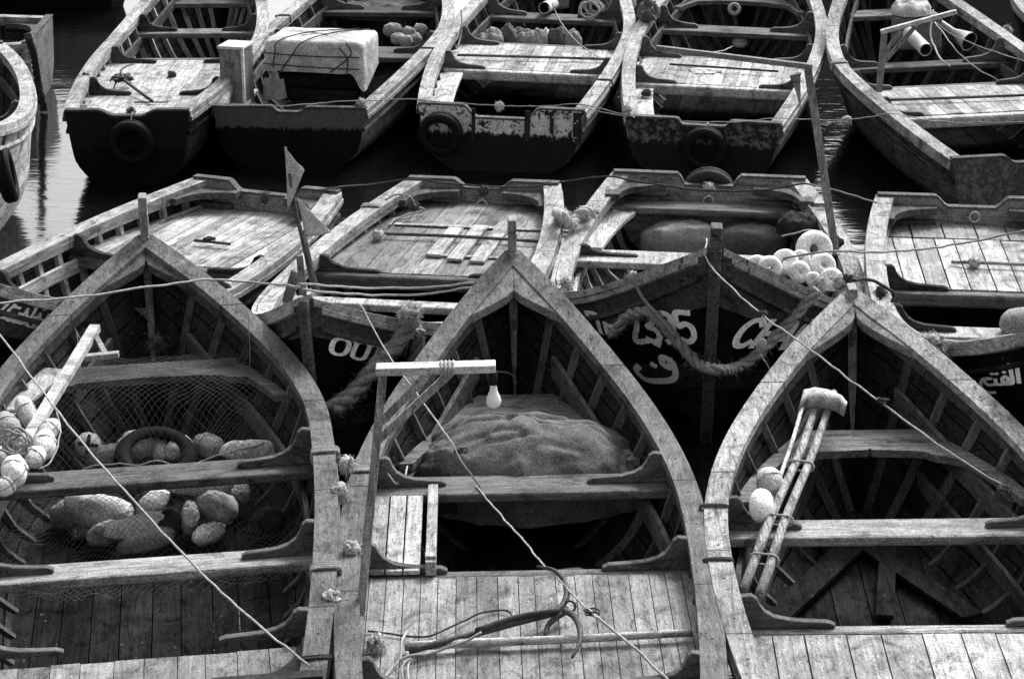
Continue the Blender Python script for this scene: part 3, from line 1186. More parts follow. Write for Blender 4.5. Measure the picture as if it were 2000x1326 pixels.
def tyre(c, R, wd, axis, label, mat=None, name='tyre'):
    """tyre ring with tread, sidewall and open bead, axis = unit vector"""
    mb = MB()
    prof = [(.60, -.38), (.66, -.5), (.80, -.56), (.93, -.46), (.985, -.3), (1.0, -.15), (.975, -.12), (.975, -.06), (1.0, -.03), (1.0, .03), (.975, .06), (.975, .12), (1.0, .15),
            (.985, .3), (.93, .46), (.80, .56), (.66, .5), (.60, .38), (.63, .30), (.78, .40), (.88, .3), (.92, 0), (.88, -.3), (.78, -.40), (.63, -.30)]
    ax = Vector(axis).normalized()
    e1 = ax.orthogonal().normalized()
    e2 = ax.cross(e1)
    rows = []
    N = 44
    for i in range(N + 1):
        a = 2 * pi * i / N
        d = e1 * cos(a) + e2 * sin(a)
        rows.append([Vector(c) + d * (p * R * (1 + (.008 if (i % 2 and abs(p - 1) < .03) else 0))) + ax * (q * wd) for p, q in prof])
    mb.grid(rows, 0, .5, True)
    return tag(recentre(mb.build(name, mat or RUBBER, smooth=True)), label, 'tyre')


def mound(c, rx, ry, h, label, mat, seed=0, rot=0, amp=.16, freq=4, name='sack', cat='sack', nu=56, nv=20, power=.8, crease=.22):
    mb = MB()
    rows = []
    R = Matrix.Rotation(rot, 3, 'Z')
    for i in range(nv + 1):
        k = i / nv
        row = []
        for j in range(nu):
            a = 2 * pi * j / nu
            rr = sin(k * pi / 2 * 1.08) if k < 1 else 1.02
            zz = max(0, cos(k * pi / 2)) ** power
            v = Vector((rr * cos(a) * rx, rr * sin(a) * ry, zz * h))
            nzv = noise.fractal(Vector((v.x * freq, v.y * freq, seed * 3.1)), .9, 2.0, 4)
            rid = abs(noise.noise(Vector((v.x * freq * 1.3 + seed, v.y * freq * .6, 2.0 + seed))))
            v *= 1 + amp * .5 * nzv
            cr1 = (1 - abs(noise.noise(Vector((v.x * 2.2 + v.y * 3.1 + seed, v.y * .9 - v.x * .5, seed * 1.7))))) ** 6
            cr2 = (1 - abs(noise.noise(Vector((a * 2.6, k * 1.2, seed * 2.3))))) ** 8 * ss(k, .35, .8)
            v.z += crease * h * (cr1 * .5 - .2) * (1 - k ** 4)
            v.x *= 1 + crease * .25 * cr2
            v.y *= 1 + crease * .25 * cr2
            v.z += h * amp * (nzv * .6 - rid * 1.1) * (1 - k ** 6)
            for q_ in range(3):
                nn_ = noise.noise(Vector((v.x * 2.1 + q_ * 7.7 + seed, v.y * 2.9 - q_ * 3.1, seed + q_)) * (1 + .35 * q_))
                v.z -= crease * h * .10 * math.exp(-(nn_ / .07) ** 2) * (1 - k ** 8)
                v.z += crease * h * .05 * math.exp(-((nn_ - .17) / .09) ** 2) * (1 - k ** 8)
            v.z = max(0, v.z)
            row.append(Vector(c) + R @ v)
        rows.append(row)
    mb.grid(rows, 0, .5, True)
    return tag(recentre(mb.build(name, mat, smooth=True)), label, cat)


def floatball(c, d, label, mat, rot=(0, 0, 0), name='float', groove=True, group=None, seed=1, band=None, cat='float', nz=.07, power=.9):
    mb = MB()
    mt = (Matrix.Rotation(rot[2], 3, 'Z') @ Matrix.Rotation(rot[1], 3, 'Y') @ Matrix.Rotation(rot[0], 3, 'X'))
    mb.lump(c, d, mt, nz, seed, 18, 12, freq=2.2, power=power)
    if groove:
        pts = []
        for i in range(16):
            a = 2 * pi * i / 16
            pts.append(Vector(c) + mt @ Vector((cos(a) * d[0] * .50, sin(a) * d[1] * .50, d[2] * .10)))
        mb.tube(pts, .0035, 5, closed=True, mi=1)
        pts = [Vector(c) + mt @ Vector((cos(2 * pi * i / 16) * d[0] * .51, 0, sin(2 * pi * i / 16) * d[2] * .51)) for i in range(16)]
        mb.tube(pts, .0035, 5, closed=True, mi=1)
    o = mb.build(name, [mat, ROPE_M], smooth=True)
    return tag(recentre(o), label, cat, group)


def ringfloat(c, R, r, axis, label, group=None, mat=None):
    ax = Vector(axis).normalized()
    e1 = ax.orthogonal().normalized()
    e2 = ax.cross(e1)
    rows = []
    for i in range(25):
        a = 2 * pi * i / 24
        d = e1 * cos(a) + e2 * sin(a)
        rows.append([Vector(c) + d * (R + r * cos(2 * pi * k / 12)) + ax * (r * 1.25 * sin(2 * pi * k / 12)) for k in range(12)])
    mb = MB()
    mb.grid(rows, 0, .5, True)
    return tag(recentre(mb.build('ring_float', mat or FLOAT_W, smooth=True)), label, 'float', group)


# ------------------------------------------------------------ painted lettering on the bows
GL = {
    '7': ([[(0, .80), (0, 1), (.5, 1), (.22, 0)]], .55), '/': ([[(.0, .0), (.18, .55)]], .25), '-': ([[(0, .42), (.28, .42)]], .4),
    '2': ([[(.03, .78), (.1, .95), (.28, 1), (.47, .93), (.5, .74), (.40, .52), (.05, .04), (.55, .04)]], .62),
    '3': ([[(.03, .9), (.22, 1), (.44, .9), (.42, .66), (.2, .54), (.45, .42), (.48, .14), (.25, 0), (.0, .1)]], .60),
    '9': ([[(.48, .62), (.25, .5), (.05, .62), (.05, .88), (.26, 1), (.47, .88), (.48, .5), (.38, .12), (.12, 0)]], .60),
    '5': ([[(.47, 1), (.1, 1), (.07, .56), (.30, .62), (.48, .48), (.48, .18), (.28, 0), (.0, .1)]], .62),
    'C': ([[(.5, .82), (.36, .99), (.16, .94), (.03, .68), (.02, .3), (.13, .04), (.34, 0), (.5, .17)]], .64),
    'H': ([[(.04, 0), (.04, 1)], [(.46, 0), (.46, 1)], [(.04, .52), (.46, .52)]], .62),
    'A': ([[(0, 0), (.26, 1), (.52, 0)], [(.1, .35), (.42, .35)]], .64),
    'R': ([[(.04, 0), (.04, 1), (.34, 1), (.48, .82), (.40, .56), (.04, .5)], [(.24, .5), (.5, 0)]], .62),
    'L': ([[(.04, 1), (.04, 0), (.46, 0)]], .55),
    'O': ([[(.28, 1), (.08, .86), (.03, .5), (.09, .12), (.28, 0), (.48, .13), (.54, .5), (.48, .87), (.28, 1)]], .70),
    'U': ([[(.05, 1), (.05, .22), (.18, .02), (.38, .02), (.50, .22), (.50, 1)], [(-.05, 1), (.16, 1)], [(.4, 1), (.6, 1)]], .76),
    'I': ([[(.1, 0), (.1, 1)], [(0, 1), (.22, 1)], [(0, 0), (.22, 0)]], .36),
    # hand painted arabic strokes (fa / alif lam fa ta hah / short strokes)
    'fy': ([[(1.0, .55), (.86, .62), (.80, .46), (.92, .36), (1.02, .5), (1.0, .2), (.8, .04), (.3, .02), (.05, .1), (.0, .3), (.14, .40)], [(.88, .95), (.90, .98)], [(.55, .42), (.57, .44)]], 1.2),
    'alfth': ([[(1.62, 1.0), (1.6, .1)], [(1.42, 1), (1.42, .16), (1.3, .06), (1.15, .08), (1.12, .3), (1.22, .42), (1.3, .28), (1.2, .08), (.92, .06), (.90, .3)],
               [(.90, .06), (.62, .05), (.52, .3), (.78, .34), (.5, .34), (.36, .0), (.5, -.3), (.78, -.34)], [(1.2, .62), (1.23, .64)], [(.82, .56), (.85, .58)], [(.96, .56), (.99, .58)],
               [(.1, .35), (.0, .2), (.1, .1), (.18, .3), (.1, -.15)]], 1.8),
    'mlt': ([[(0, .1), (.25, .1), (.3, .5), (.42, .1), (.7, .1), (.7, .9)], [(.7, .1), (1.0, .1), (1.1, .4), (1.2, .1), (1.5, .1), (1.55, .5)], [(.3, .8), (.33, .82)], [(1.1, .75), (1.14, .77)], [(1.2, .75), (1.24, .77)]], 1.7),
    'wave': ([[(0, .2), (.15, .5), (.25, .1), (.4, .55), (.5, .1), (.65, .5), (.75, .1), (.95, .6), (1.05, .15), (1.3, .1), (1.35, .5)]], 1.5),
}


def lettering(b, side, text, pa_, pb_, h, slant=.12, stroke=.16, flip=False):
    """paint glyph strokes on the hull side along a straight baseline between two points of the planking"""
    s0, s1 = hullpix(b, side, *pa_), hullpix(b, side, *pb_)
    tot = sum(GL[c][1] if c != ' ' else .5 for c in text)
    X = 0
    for ch in text:
        if ch == ' ':
            X += .5
            continue
        strokes, adv = GL[ch]
        mb = MB()
        for st in strokes:
            q = cr([(x_, y_, 0) for x_, y_ in st], 6) if len(st) > 4 else None
            if q:
                pts = [(v.x, v.y) for v in q]
            else:
                pts = []
                for a, c in zip(st, st[1:]):
                    n = max(1, int(math.hypot(c[0] - a[0], c[1] - a[1]) / .08))
                    pts += [(a[0] + (c[0] - a[0]) * i / n, a[1] + (c[1] - a[1]) * i / n) for i in range(n)]
                pts.append(st[-1])
            rows = []
            for i, p in enumerate(pts):
                q0, q1 = pts[max(0, i - 1)], pts[min(len(pts) - 1, i + 1)]
                tx, ty = q1[0] - q0[0], q1[1] - q0[1]
                l_ = math.hypot(tx, ty) or 1
                e = -stroke * .35 if i == 0 else (stroke * .35 if i == len(pts) - 1 else 0)
                cx, cy = p[0] + tx / l_ * e, p[1] + ty / l_ * e
                row = []
                for sg in (-.5, 0, .5):
                    x = cx - ty / l_ * sg * stroke
                    y = cy + tx / l_ * sg * stroke
                    k = (X + x + y * slant) / tot
                    u = s0.y + (s1.y - s0.y) * k
                    z = s0.z + (s1.z - s0.z) * k + y * h
                    uu = u
                    for _ in range(4):
                        t = max(0, min(1, b.tz(uu, z)))
                        pp = b.pt(uu, t, side, .0075)
                        uu = min(b.L, uu + (u - pp.y))
                    t = max(0, min(1, b.tz(uu, z)))
                    row.append(b.pt(uu, t, side, .0075))
                rows.append(row)
            mb.grid(rows, 0, .5)
        mb.build('letter', PAINTW, b.root)
        X += adv


lettering(M3, 1, '7/-', (1165, 650), (1214, 652), .125, 0, .20)
lettering(M3, 1, '2395', (1238, 666), (1362, 665), .175, 0, .19)
lettering(M3, 1, ['fy'], (1258, 746), (1342, 744), .24, 0, .15)
lettering(M3, -1, 'CHARL', (1432, 675), (1580, 684), .165, .22, .20)
lettering(M2, 1, '239', (548, 676), (606, 692), .10, 0, .22)
lettering(M2, -1, 'OUI', (643, 688), (742, 712), .098, .10, .17)
lettering(M1, -1, ['7', '/', '-', 'mlt'], (-8, 602), (96, 628), .10, .3, .17)
lettering(M1, -1, ['wave'], (0, 624), (70, 644), .06, .1, .2)
lettering(M4, 1, ['alfth'], (1893, 756), (2006, 752), .115, 0, .13)

# ------------------------------------------------------------ tyres
def on_transom(b, px, py, off=-.06):
    """local point on the transom plane seen at the pixel"""
    o = b.inv @ Vector((0, 0, HC))
    dd = b.inv.to_3x3() @ ray(px, py)
    t = (off - o.y) / dd.y
    return o + dd * t


for b, px, py, R, lb in ((B1, 257, 278, .185, 'black tyre hanging on the dark transom of the leftmost back row boat'),
                         (B3, 861, 262, .185, 'black tyre on the left side of the peeling white transom'),
                         (B4, 1377, 290, .18, 'black tyre under the notch of the scabby dark transom')):
    p = on_transom(b, px, py, -.075)
    tyre(b.mw @ p, R, .11, b.mw.to_3x3() @ Vector((0.05, 1, .12)), lb)
    rope([b.w(p.x + .02, .07, b.zs - .09), b.w(p.x + .01, .0, b.zs - .01), b.w(p.x, -.06, p.z + R * .8), b.w(p.x, -.10, p.z + R * .55)], .007, ROPE_L,
         {B1: 'short pale rope holding the tyre on the leftmost back row boat', B3: 'short pale rope holding the tyre on the peeling transom',
          B4: 'short pale rope holding the tyre on the scabby dark transom'}[b], n=4)
p = on_transom(M3, 1384, 375, -.08)
tyre(M3.mw @ p, .19, .11, M3.mw.to_3x3() @ Vector((0, 1, -.25)), 'tyre hung behind the notched transom of the boat numbered 2395', RUBBER_G)
tp = hullpix(L1, -1, 12, 335, .05, .3)
tyre(L1.mw @ (tp + Vector((0, 0, -.02))), .21, .10, L1.mw.to_3x3() @ Vector((-1, .05, .15)), 'tyre hung on the pale flank of the boat at the left edge', RUBBER)
tyre(F1.w(.02, 3.55, .27), .23, .12, Vector((.1, -.4, .9)), 'old tyre lying in the bow of the left front boat under the net', RUBBER)

# ------------------------------------------------------------ flags on the thin pole
Y0 = (M2.w(0, M2.L - .6, .9)).y
pole = [D(613, 565, Y0), D(601, 510, Y0), D(588, 455, Y0), D(575, 400, Y0), D(566, 345, Y0), D(557, 288, Y0)]
fr = empty('flag_pole', D(613, 575, Y0))
tag(fr, 'thin dark pole carrying two small pale pennants above the middle row', 'flag pole')
mb = MB()
q = [p - fr.location for p in cr(pole, 5)]
mb.tube(q, [.016 - .008 * i / len(q) for i in range(len(q))], 8)
mb.build('pole', wood('dark_pole', .10, 'Z', 1), fr, smooth=True)
mb = MB()
mb.tube([D(622, 572, Y0 - .03) - fr.location, D(604, 500, Y0 - .03) - fr.location, D(592, 450, Y0 - .02) - fr.location], .011, 6)
mb.build('splint', wood('dark_pole2', .16, 'Z', 1), fr)


def pennant(pts, Y, label):
    a, b_, c = [D(x, y, Y) - fr.location for x, y in pts]
    mb = MB()
    rows = []
    for i in range(11):
        k = i / 10
        e0, e1 = a.lerp(b_, k), a.lerp(c, k)
        row = []
        for j in range(7):
            m = j / 6
            p = e0.lerp(e1, m)
            p += Vector((0, .018 * sin(9 * k + 3 * m) * k, 0))
            row.append(p)
        rows.append(row)
    mb.grid(rows)
    o = mb.build('pennant', CLOTH_W, fr, smooth=True, solid=(.002, 0, 0))
    o['label'] = label


pennant([(557, 290), (594, 333), (562, 412)], Y0 - .01, 'upper narrow pale pennant')
pennant([(580, 385), (648, 455), (596, 462)], Y0 - .01, 'lower wide pale pennant')


# ------------------------------------------------------------ lamp brackets
def bracket(name, label, base, topp, arm_end, parts, mat_post, mat_arm, pw=.055, ah=.075, bulb=False, braces=True, arm_back=0):
    r = empty(name, base)
    tag(r, label, 'lamp bracket')
    T = topp - base
    A = arm_end - base
    mb = MB()
    mb.bar((0, 0, 0), T, pw, pw * .8, (0, 1, 0))
    mb.build('post', mat_post, r, bevel=.004)
    mb = MB()
    dr = (A - T).normalized()
    mb.bar(T - dr * .03 + Vector((0, 0, .02)), A + Vector((0, 0, .02)), ah, .035, (0, 0, 1))
    mb.build('arm', mat_arm, r, bevel=.004)
    if braces:
        for (k0, k1, dy) in parts:
            mb = MB()
            mb.bar(T * k0 + Vector((0, dy, 0)), T + (A - T) * k1 + Vector((0, dy, -.01)), .035, .022, (0, 1, 0))
            mb.build('brace', mat_post, r, bevel=.003)
    return r, T, A


bp = P(704, 1200, .56)
Yp = bp.y
tp_, ae = D(748, 730, Yp + .02), D(968, 724, Yp + .02)
WPOST = wood('grey_post_wood', .26, 'Z', 1)
lr, T, A = bracket('lamp_bracket', 'wooden lamp bracket with a bare bulb standing on the middle front boat', bp, tp_, ae, [(.72, .60, .02), (.80, .38, -.02)], WPOST, POLE_M, .038, .085)
mb = MB()
mb.tube([A + Vector((-.01, -.02, -.0)), A + Vector((-.01, -.02, -.055))], [.019, .021], 14)
s_ = mb.build('lamp_socket', plain('bakelite', .02, .35, sp=.05), lr, smooth=True)
mb = MB()
prof = [(.0, .013), (-.018, .016), (-.03, .017), (-.045, .024), (-.062, .031), (-.08, .034), (-.097, .029), (-.108, .016), (-.112, .001)]
rows = [[A + Vector((-.01 + r_ * cos(2 * pi * k / 20), -.02 + r_ * sin(2 * pi * k / 20), -.055 + z_ )) for k in range(20)] for z_, r_ in prof]
mb.grid(rows, 0, .5, True)
mb.build('bulb', BULB, lr, smooth=True)
mb = MB()
mb.tube(cr([A + Vector((-.02, -.01, .0)), A + Vector((.05, .0, -.01)), A + Vector((.09, .01, -.035))], 5), .004, 5)
mb.build('wire', ROPE_D, lr)
# rag and lashing on the arm
for k, kk in ((.55, 3), (.62, 4)):
    c = bp + T + (A - T) * k
mb = MB()
for i in range(4):
    c = T + (A - T) * (.52 + .035 * i)
    mb.tube([c + Vector((0, .05 * cos(a), .02 + .027 * sin(a))) for a in [2 * pi * j / 10 for j in range(10)]], .006, 5, closed=True)
mb.build('lashing', ROPE_L, lr, smooth=True)
# leaning post of the fourth back row boat, foot in the boat numbered 2395
bq = P(1632, 492, .55)
tq = D(1578, 136, bq.y + .1)
lr2, T, A = bracket('mast_bracket', 'tall weathered post with a side arm leaning over the stern of the boat numbered 2395', bq, tq, D(1282, 100, bq.y + .35),
                    [], wood('post_wood_b', .20, 'Z', 1.1), wood('arm_wood_b', .20, 'X', 1.1), .05, .04, braces=False)
mb = MB()
g0 = T + Vector((-.02, 0, -.02))
mb.prism([(g0.x - .03, g0.z - .005), (g0.x - .10, g0.z - .02), (g0.x - .05, g0.z - .14), (g0.x - .02, g0.z - .26)][::-1], g0.y - .012, g0.y + .012, 'XZ')
mb.build('gusset', wood('gusset_wood', .22, 'X', 1), lr2)
# bracket on the right back row boat
b5 = B5.at(1717, 180, .60)
b5w = B5.mw @ b5
tq = D(1727, 66, b5w.y)
lr3, T, A = bracket('lamp_bracket', 'bare wooden lamp bracket standing on the left side of the right back row boat', b5w, tq, D(1868, 28, b5w.y - .1), [(.45, .45, .02), (.62, .22, -.02)],
                    wood('post_wood_c', .18, 'Z', 1), wood('arm_wood_c', .42, 'X', 1), .05, .06)

# ------------------------------------------------------------ middle front boat: sack, anchor, pole, boards
mound(F2.w(.05, 3.96, .26), .60, .42, .46, 'large taut grey sack filling the bow of the middle front boat behind its thwart', SACK, seed=2, amp=.10, freq=1.5, power=.75, nu=150, nv=60, crease=.24)
mound(F2.w(-.42, 3.78, .30), .16, .17, .22, 'small dark sack squeezed at the left of the large grey sack', CLOTH_D, seed=5, amp=.3, freq=5, power=.7)
mound(F2.w(.55, 3.85, .30), .13, .24, .26, 'dull folded cloth at the right end of the large grey sack', SACK, seed=8, amp=.35, freq=5, power=.6)
mound(F2.w(.26, 3.02, .05), .26, .2, .16, 'pale sack lying in the dark under the thwart of the middle front boat', SACK_L, seed=9, amp=.2, freq=4)
hb = empty('hatch_board', F2.w(-.60, 2.86, .50), (0, 0, F2.rot[2]))
tag(hb, 'weathered board panel resting at the left between thwart and slatted deck', 'board panel')
for k in range(3):
    mb = MB()
    mb.box((-.105 + k * .085, .0, .012), (.078, .98, .022), tone=random.random())
    mb.build('board', CRATE_M, hb, bevel=.003)
mb = MB()
mb.box((.155, 0, .035), (.05, 1.0, .07))
mb.build('batten', CRATE_M, hb, bevel=.004)
mb = MB()
mb.box((.155, -.44, .078), (.05, .05, .015))
mb.build('cleat', CRATE_M, hb)

# pale pole across the deck
pz = .525
pa, pb = F2.mw @ F2.at(790, 1262, pz), F2.mw @ F2.at(1352, 1236, pz)
mb = MB()
q = [pa.lerp(pb, i / 8) + Vector((0, .004 * sin(i), 0)) for i in range(9)]
mb.tube(q, [.022, .021, .021, .02, .02, .019, .019, .018, .018], 10)
tag(recentre(mb.build('pole', POLE_M, smooth=True)), 'pale round pole lying across the slatted deck of the middle front boat', 'pole')
coilpt = F2.mw @ F2.at(735, 1262, .52)
tuft(coilpt + Vector((0, 0, .02)), 'frayed rope end knotted at the left end of the pale pole', 60, .10, FIBRE, .0025, 4)

# grapnel
H = F2.at(1108, 1190, .55)
E = F2.at(770, 1262, .53)
go = empty('grapnel_anchor', F2.mw @ Vector((H.x, H.y, .50)), (0, 0, F2.rot[2]))
tag(go, 'rusty iron grapnel with curved hooks lying on the slatted deck', 'anchor')
rel = lambda px, py, z: F2.at(px, py, z) - Vector((H.x, H.y, .50))
mb = MB()
mb.tube(cr([rel(1108, 1190, .55), rel(1000, 1218, .55), rel(900, 1246, .54), rel(800, 1272, .53)], 5), .017, 8)
mb.build('shank', IRON, go, smooth=True)
mb = MB()
mb.tube(cr([rel(1090, 1192, .575), rel(1010, 1205, .575), rel(930, 1232, .565)], 5), .013, 8)
mb.build('shank_lashing', ROPE_D, go, smooth=True)
for nm, pl in (('hook', [(1085, 1196, .56), (1102, 1176, .575), (1107, 1152, .59), (1098, 1128, .60), (1078, 1112, .605), (1048, 1106, .60)]),
               ('hook', [(1104, 1192, .57), (1122, 1204, .60), (1132, 1228, .62), (1131, 1256, .61), (1117, 1284, .585)]),
               ('hook', [(1100, 1196, .55), (1085, 1206, .54), (1070, 1222, .52), (1064, 1240, .505)])):
    mb = MB()
    q = cr([rel(*t) for t in pl], 5)
    mb.tube(q, [.016 - .011 * (i / len(q)) ** 2 for i in range(len(q))], 8)
    mb.build(nm, IRON, go, smooth=True)
mb = MB()
c = rel(1112, 1186, .56)
mb.tube([c + Vector((.028 * cos(a), .01, .028 * sin(a))) for a in [2 * pi * i / 12 for i in range(12)]], .006, 6, closed=True)
mb.build('ring', IRON, go, smooth=True)
# ropes round the anchor
fw_ = lambda b, pts: [b.mw @ b.at(*t) for t in pts]
rope(fw_(F2, [(718, 1232, .50), (760, 1236, .505), (830, 1243, .51), (880, 1225, .515), (930, 1200, .51), (985, 1190, .505), (1000, 1205, .50), (985, 1220, .50)]), .006, ROPE_D, 'dark rope looping from the left over the pole to the anchor shank', n=6)
rope(fw_(F2, [(778, 1290, .53), (800, 1278, .54), (850, 1272, .53), (900, 1255, .55), (940, 1236, .57)]), .0075, ROPE_M, 'grey rope running beside the anchor shank towards the left')
rope(fw_(F2, [(795, 1232, .55), (785, 1250, .56), (780, 1285, .52), (760, 1310, .50), (745, 1330, .50)]), .007, ROPE_L, 'pale rope bight hanging over the left end of the pole', n=6)
rope(fw_(F2, [(790, 1330, .50), (786, 1300, .52), (800, 1285, .53), (796, 1300, .51), (800, 1330, .50)]), .006, ROPE_L, 'short pale loop by the bottom edge on the slatted deck', n=6)

# thin rope down the front middle boat
zz0 = F2.sheer(4) + .1
rope([D(702, 592, 13.3), D(757, 690, 12.9), D(860, 832, 12.2), F2.mw @ F2.at(905, 905, .72), F2.mw @ F2.at(938, 950, .53)], .0055, ROPE_L, 'thin pale line slanting from the OUI boat down to the middle front thwart', n=10)
rope(fw_(F2, [(930, 950, .53), (1000, 1030, .56), (1060, 1100, .58), (1140, 1180, .62), (1165, 1205, .63)]), .0055, ROPE_L, 'thin pale line from the thwart over the dark well to the anchor', n=10)
rope(fw_(F2, [(1150, 1190, .63), (1200, 1232, .60), (1260, 1284, .56), (1310, 1335, .52)]), .0075, ROPE_L, 'pale line from the anchor knot down to the bottom edge', n=8)
coil(F2.mw @ F2.at(1156, 1200, .61), .025, 3, .004, ROPE_D, 'small dark knot in the pale line right of the anchor', seed=2, mess=.5)
coil(F2.mw @ F2.at(900, 885, .70), .025, 3, .005, ROPE_D, 'small dark knot in the thin line over the large grey sack', seed=4, mess=.6)
tuft(F2.mw @ F2.at(765, 905, .52), 'tangle of dark rope on the left knee of the middle front boat', 30, .10, FIBRE_D, .004, 12)
rope(fw_(F2, [(738, 900, .62), (760, 930, .6), (775, 945, .55), (790, 930, .55), (795, 910, .56)]), .006, ROPE_L, 'pale rope loop on the left end of the thwart', n=6)

# lashings and tufts between the front boats
for (px, py, z, n_, ln, lb, sd_) in (
        (678, 905, .74, 60, .08, 'fluffy knot sticking up between the left and middle front boats', 1),
        (662, 958, .70, 60, .10, 'frayed knot on the gunwale of the left front boat, beside the fluffy knot', 2),
        (688, 1070, .66, 50, .09, 'frayed rope on the left gunwale of the middle front boat halfway down', 3),
        (648, 1168, .64, 30, .07, 'small frayed knot low between the left and middle front boats', 5)):
    tuft(P(px, py, z), lb, n_, ln, FIBRE, .0028, sd_, core=.032)
for (b, u, side, lb, m_) in ((F1, 2.35, 1, 'rope lashing round the right gunwale of the left front boat, upper', ROPE_M),
                             (F1, .98, 1, 'rope lashing round the right gunwale of the left front boat, lower', ROPE_M),
                             (F1, .16, 1, 'dark rope lashing at the bottom edge on the left front boat', ROPE_D),
                             (F2, 3.28, -1, 'rope lashing round the left gunwale of the middle front boat', ROPE_M),
                             (F3, 2.75, -1, 'cord lashing round the left gunwale of the right front boat, upper', ROPE_D),
                             (F3, 2.12, -1, 'cord lashing round the left gunwale of the right front boat, lower', ROPE_D),
                             (B2, 3.25, -1, 'rope lashing on the left gunwale above the tarpaulin covered crate', ROPE_D),
                             (B2, 2.0, 1, 'rope lashing on the right gunwale of the boat with the covered crate', ROPE_D),
                             (B3, 1.0, 1, 'rope lashing on the right gunwale of the boat with peeling transom', ROPE_D),
                             (B5, 3.0, -1, 'rope lashing on the left gunwale of the right back row boat', ROPE_M),
                             (M2, .7, 1, 'rope lashing on the left gunwale of the boat with slatted hatch boards', ROPE_M),
                             (M3, .7, 1, 'rope lashing on the left gunwale of the boat numbered 2395', ROPE_M),
                             (M3, .45, -1, 'cord lashing on the far right gunwale of the boat numbered 2395', ROPE_D)):
    wrap(b, u, side, lb, mat=m_, seed=int(u * 100), turns=3 if m_ is ROPE_D else 5, r=.005 if m_ is ROPE_D else .007)

# ------------------------------------------------------------ left front boat: floats, net, pole
FG = 'floats heaped under the net in the left front boat'
FB = [(130, 1005, .2, (.16, .22, .15), .4, FLOAT_D, 'dull crumpled float at the far left of the heap behind the lower thwart'),
      (195, 1000, .24, (.30, .22, .2), .2, FLOAT_M, 'large crumpled pale float left in the heap behind the lower thwart'),
      (298, 985, .30, (.12, .20, .13), -.6, FLOAT_M, 'upright oval pale float in the middle of the heap'),
      (272, 1028, .26, (.30, .14, .13), .25, FLOAT_M, 'long pale float lying flat in the middle of the heap'),
      (370, 1010, .24, (.12, .26, .13), .1, FLOAT_D, 'tall dull float right of the dark round one'),
      (330, 1022, .24, (.17, .19, .16), 0, CLOTH_D, 'dark round float in the middle of the heap'),
      (424, 990, .26, (.19, .22, .17), .5, FLOAT_D, 'round open ended float right in the heap'),
      (392, 945, .34, (.29, .15, .12), .3, FLOAT_M, 'flat pale angular float just under the upper thwart'),
      (455, 966, .24, (.17, .18, .15), 0, FLOAT_D, 'dull round float under the right part of the upper thwart'),
      (408, 1042, .22, (.12, .18, .11), -.5, FLOAT_M, 'small pale float touching the lower thwart'),
      (205, 1042, .20, (.16, .14, .12), .2, FLOAT_D, 'small dull float low at the left of the heap'),
      (530, 1020, .2, (.16, .2, .15), 0, CLOTH_D, 'dark barrel shaped float at the right side of the heap'),
      (285, 1055, .2, (.24, .12, .12), .1, FLOAT_D, 'dull float half hidden behind the lower thwart'),
      (270, 870, .30, (.19, .22, .17), -.5, FLOAT_D, 'cone shaped dull float behind the upper thwart'),
      (315, 880, .27, (.11, .12, .11), 0, FLOAT_M, 'small pale round float behind the upper thwart, right of the cone'),
      (350, 876, .29, (.14, .14, .13), .3, FLOAT_M, 'second small pale float behind the upper thwart'),
      (408, 872, .29, (.17, .18, .14), .2, FLOAT_D, 'dull wide float behind the middle of the upper thwart'),
      (492, 880, .36, (.30, .12, .12), .05, FLOAT_M, 'long pale float behind the right end of the upper thwart'),
      (212, 888, .25, (.2, .14, .12), .1, FLOAT_D, 'dull float behind the left part of the upper thwart')]
for k, (px, py, z, d, rz, m_, lb) in enumerate(FB):
    floatball(F1.mw @ F1.at(px, py, z), (d[0] * (1.28 if d[0] >= d[1] else .86), d[1] * (1.28 if d[1] > d[0] else .86), d[2]), lb, m_, (random.uniform(-.5, .5), random.uniform(-.3, .3), rz + random.uniform(-.5, .5)), group=FG, seed=k, nz=.20, groove=(k % 4 == 0), power=.88)
c = F1.mw @ F1.at(172, 868, .32)
rb = empty('marked_buoy', c - Vector((0, 0, .07)))
tag(rb, 'round pale buoy with a dark cross painted on it, behind the upper thwart', 'buoy')
mb = MB()
mb.lump((0, 0, .07), (.15, .15, .14), nz=.03, nu=18, nv=12)
mb.build('ball', FLOAT_M, rb, smooth=True)
dcam = (Vector((0, 0, HC)) - c).normalized()
e1 = dcam.cross(Vector((0, 0, 1))).normalized()
e2 = e1.cross(dcam)
for ee in ((e1 + e2 * .2).normalized(), (e2 - e1 * .2).normalized()):
    mb = MB()
    mb.tube([Vector((0, 0, .07)) + (dcam * cos(a) + ee * sin(a)) * .0755 for a in [-.75 + .15 * i for i in range(11)]], .011, 6)
    mb.build('cross_bar', CLOTH_D, rb)

# net
def net(b, u0, u1, zf, cell, r, label, mat, name='fishing_net'):
    mb = MB()
    nu = int((u1 - u0) / cell)
    W = 1.0
    nx = int(2 * W / cell)
    def pos(i, j):
        # diamond lattice
        a, c = (i + j) * .5 * cell, (i - j) * .5 * cell
        u, x = u0 + a, c
        x += .03 * noise.noise(Vector((x * 3, u * 3, 0))) * 1.5
        u += .03 * noise.noise(Vector((x * 3, u * 3, 7))) * 1.5
        return u, x
    R = nu * 2 + nx
    for fam in (0, 1):
        for i in range(-R, R):
            run = []
            for j in range(-R, R):
                u, x = pos(i, j) if fam == 0 else pos(j, i)
                if u0 <= u <= u1:
                    z = zf(x, u)
                    if abs(x) < b.inner(u, z) - .05:
                        run.append(Vector((x, u, z)))
                        continue
                if len(run) > 2:
                    mb.tube(run, r, 3, cap=False)
                run = []
            if len(run) > 2:
                mb.tube(run, r, 3, cap=False)
    return mb.build(name, mat, b.root)


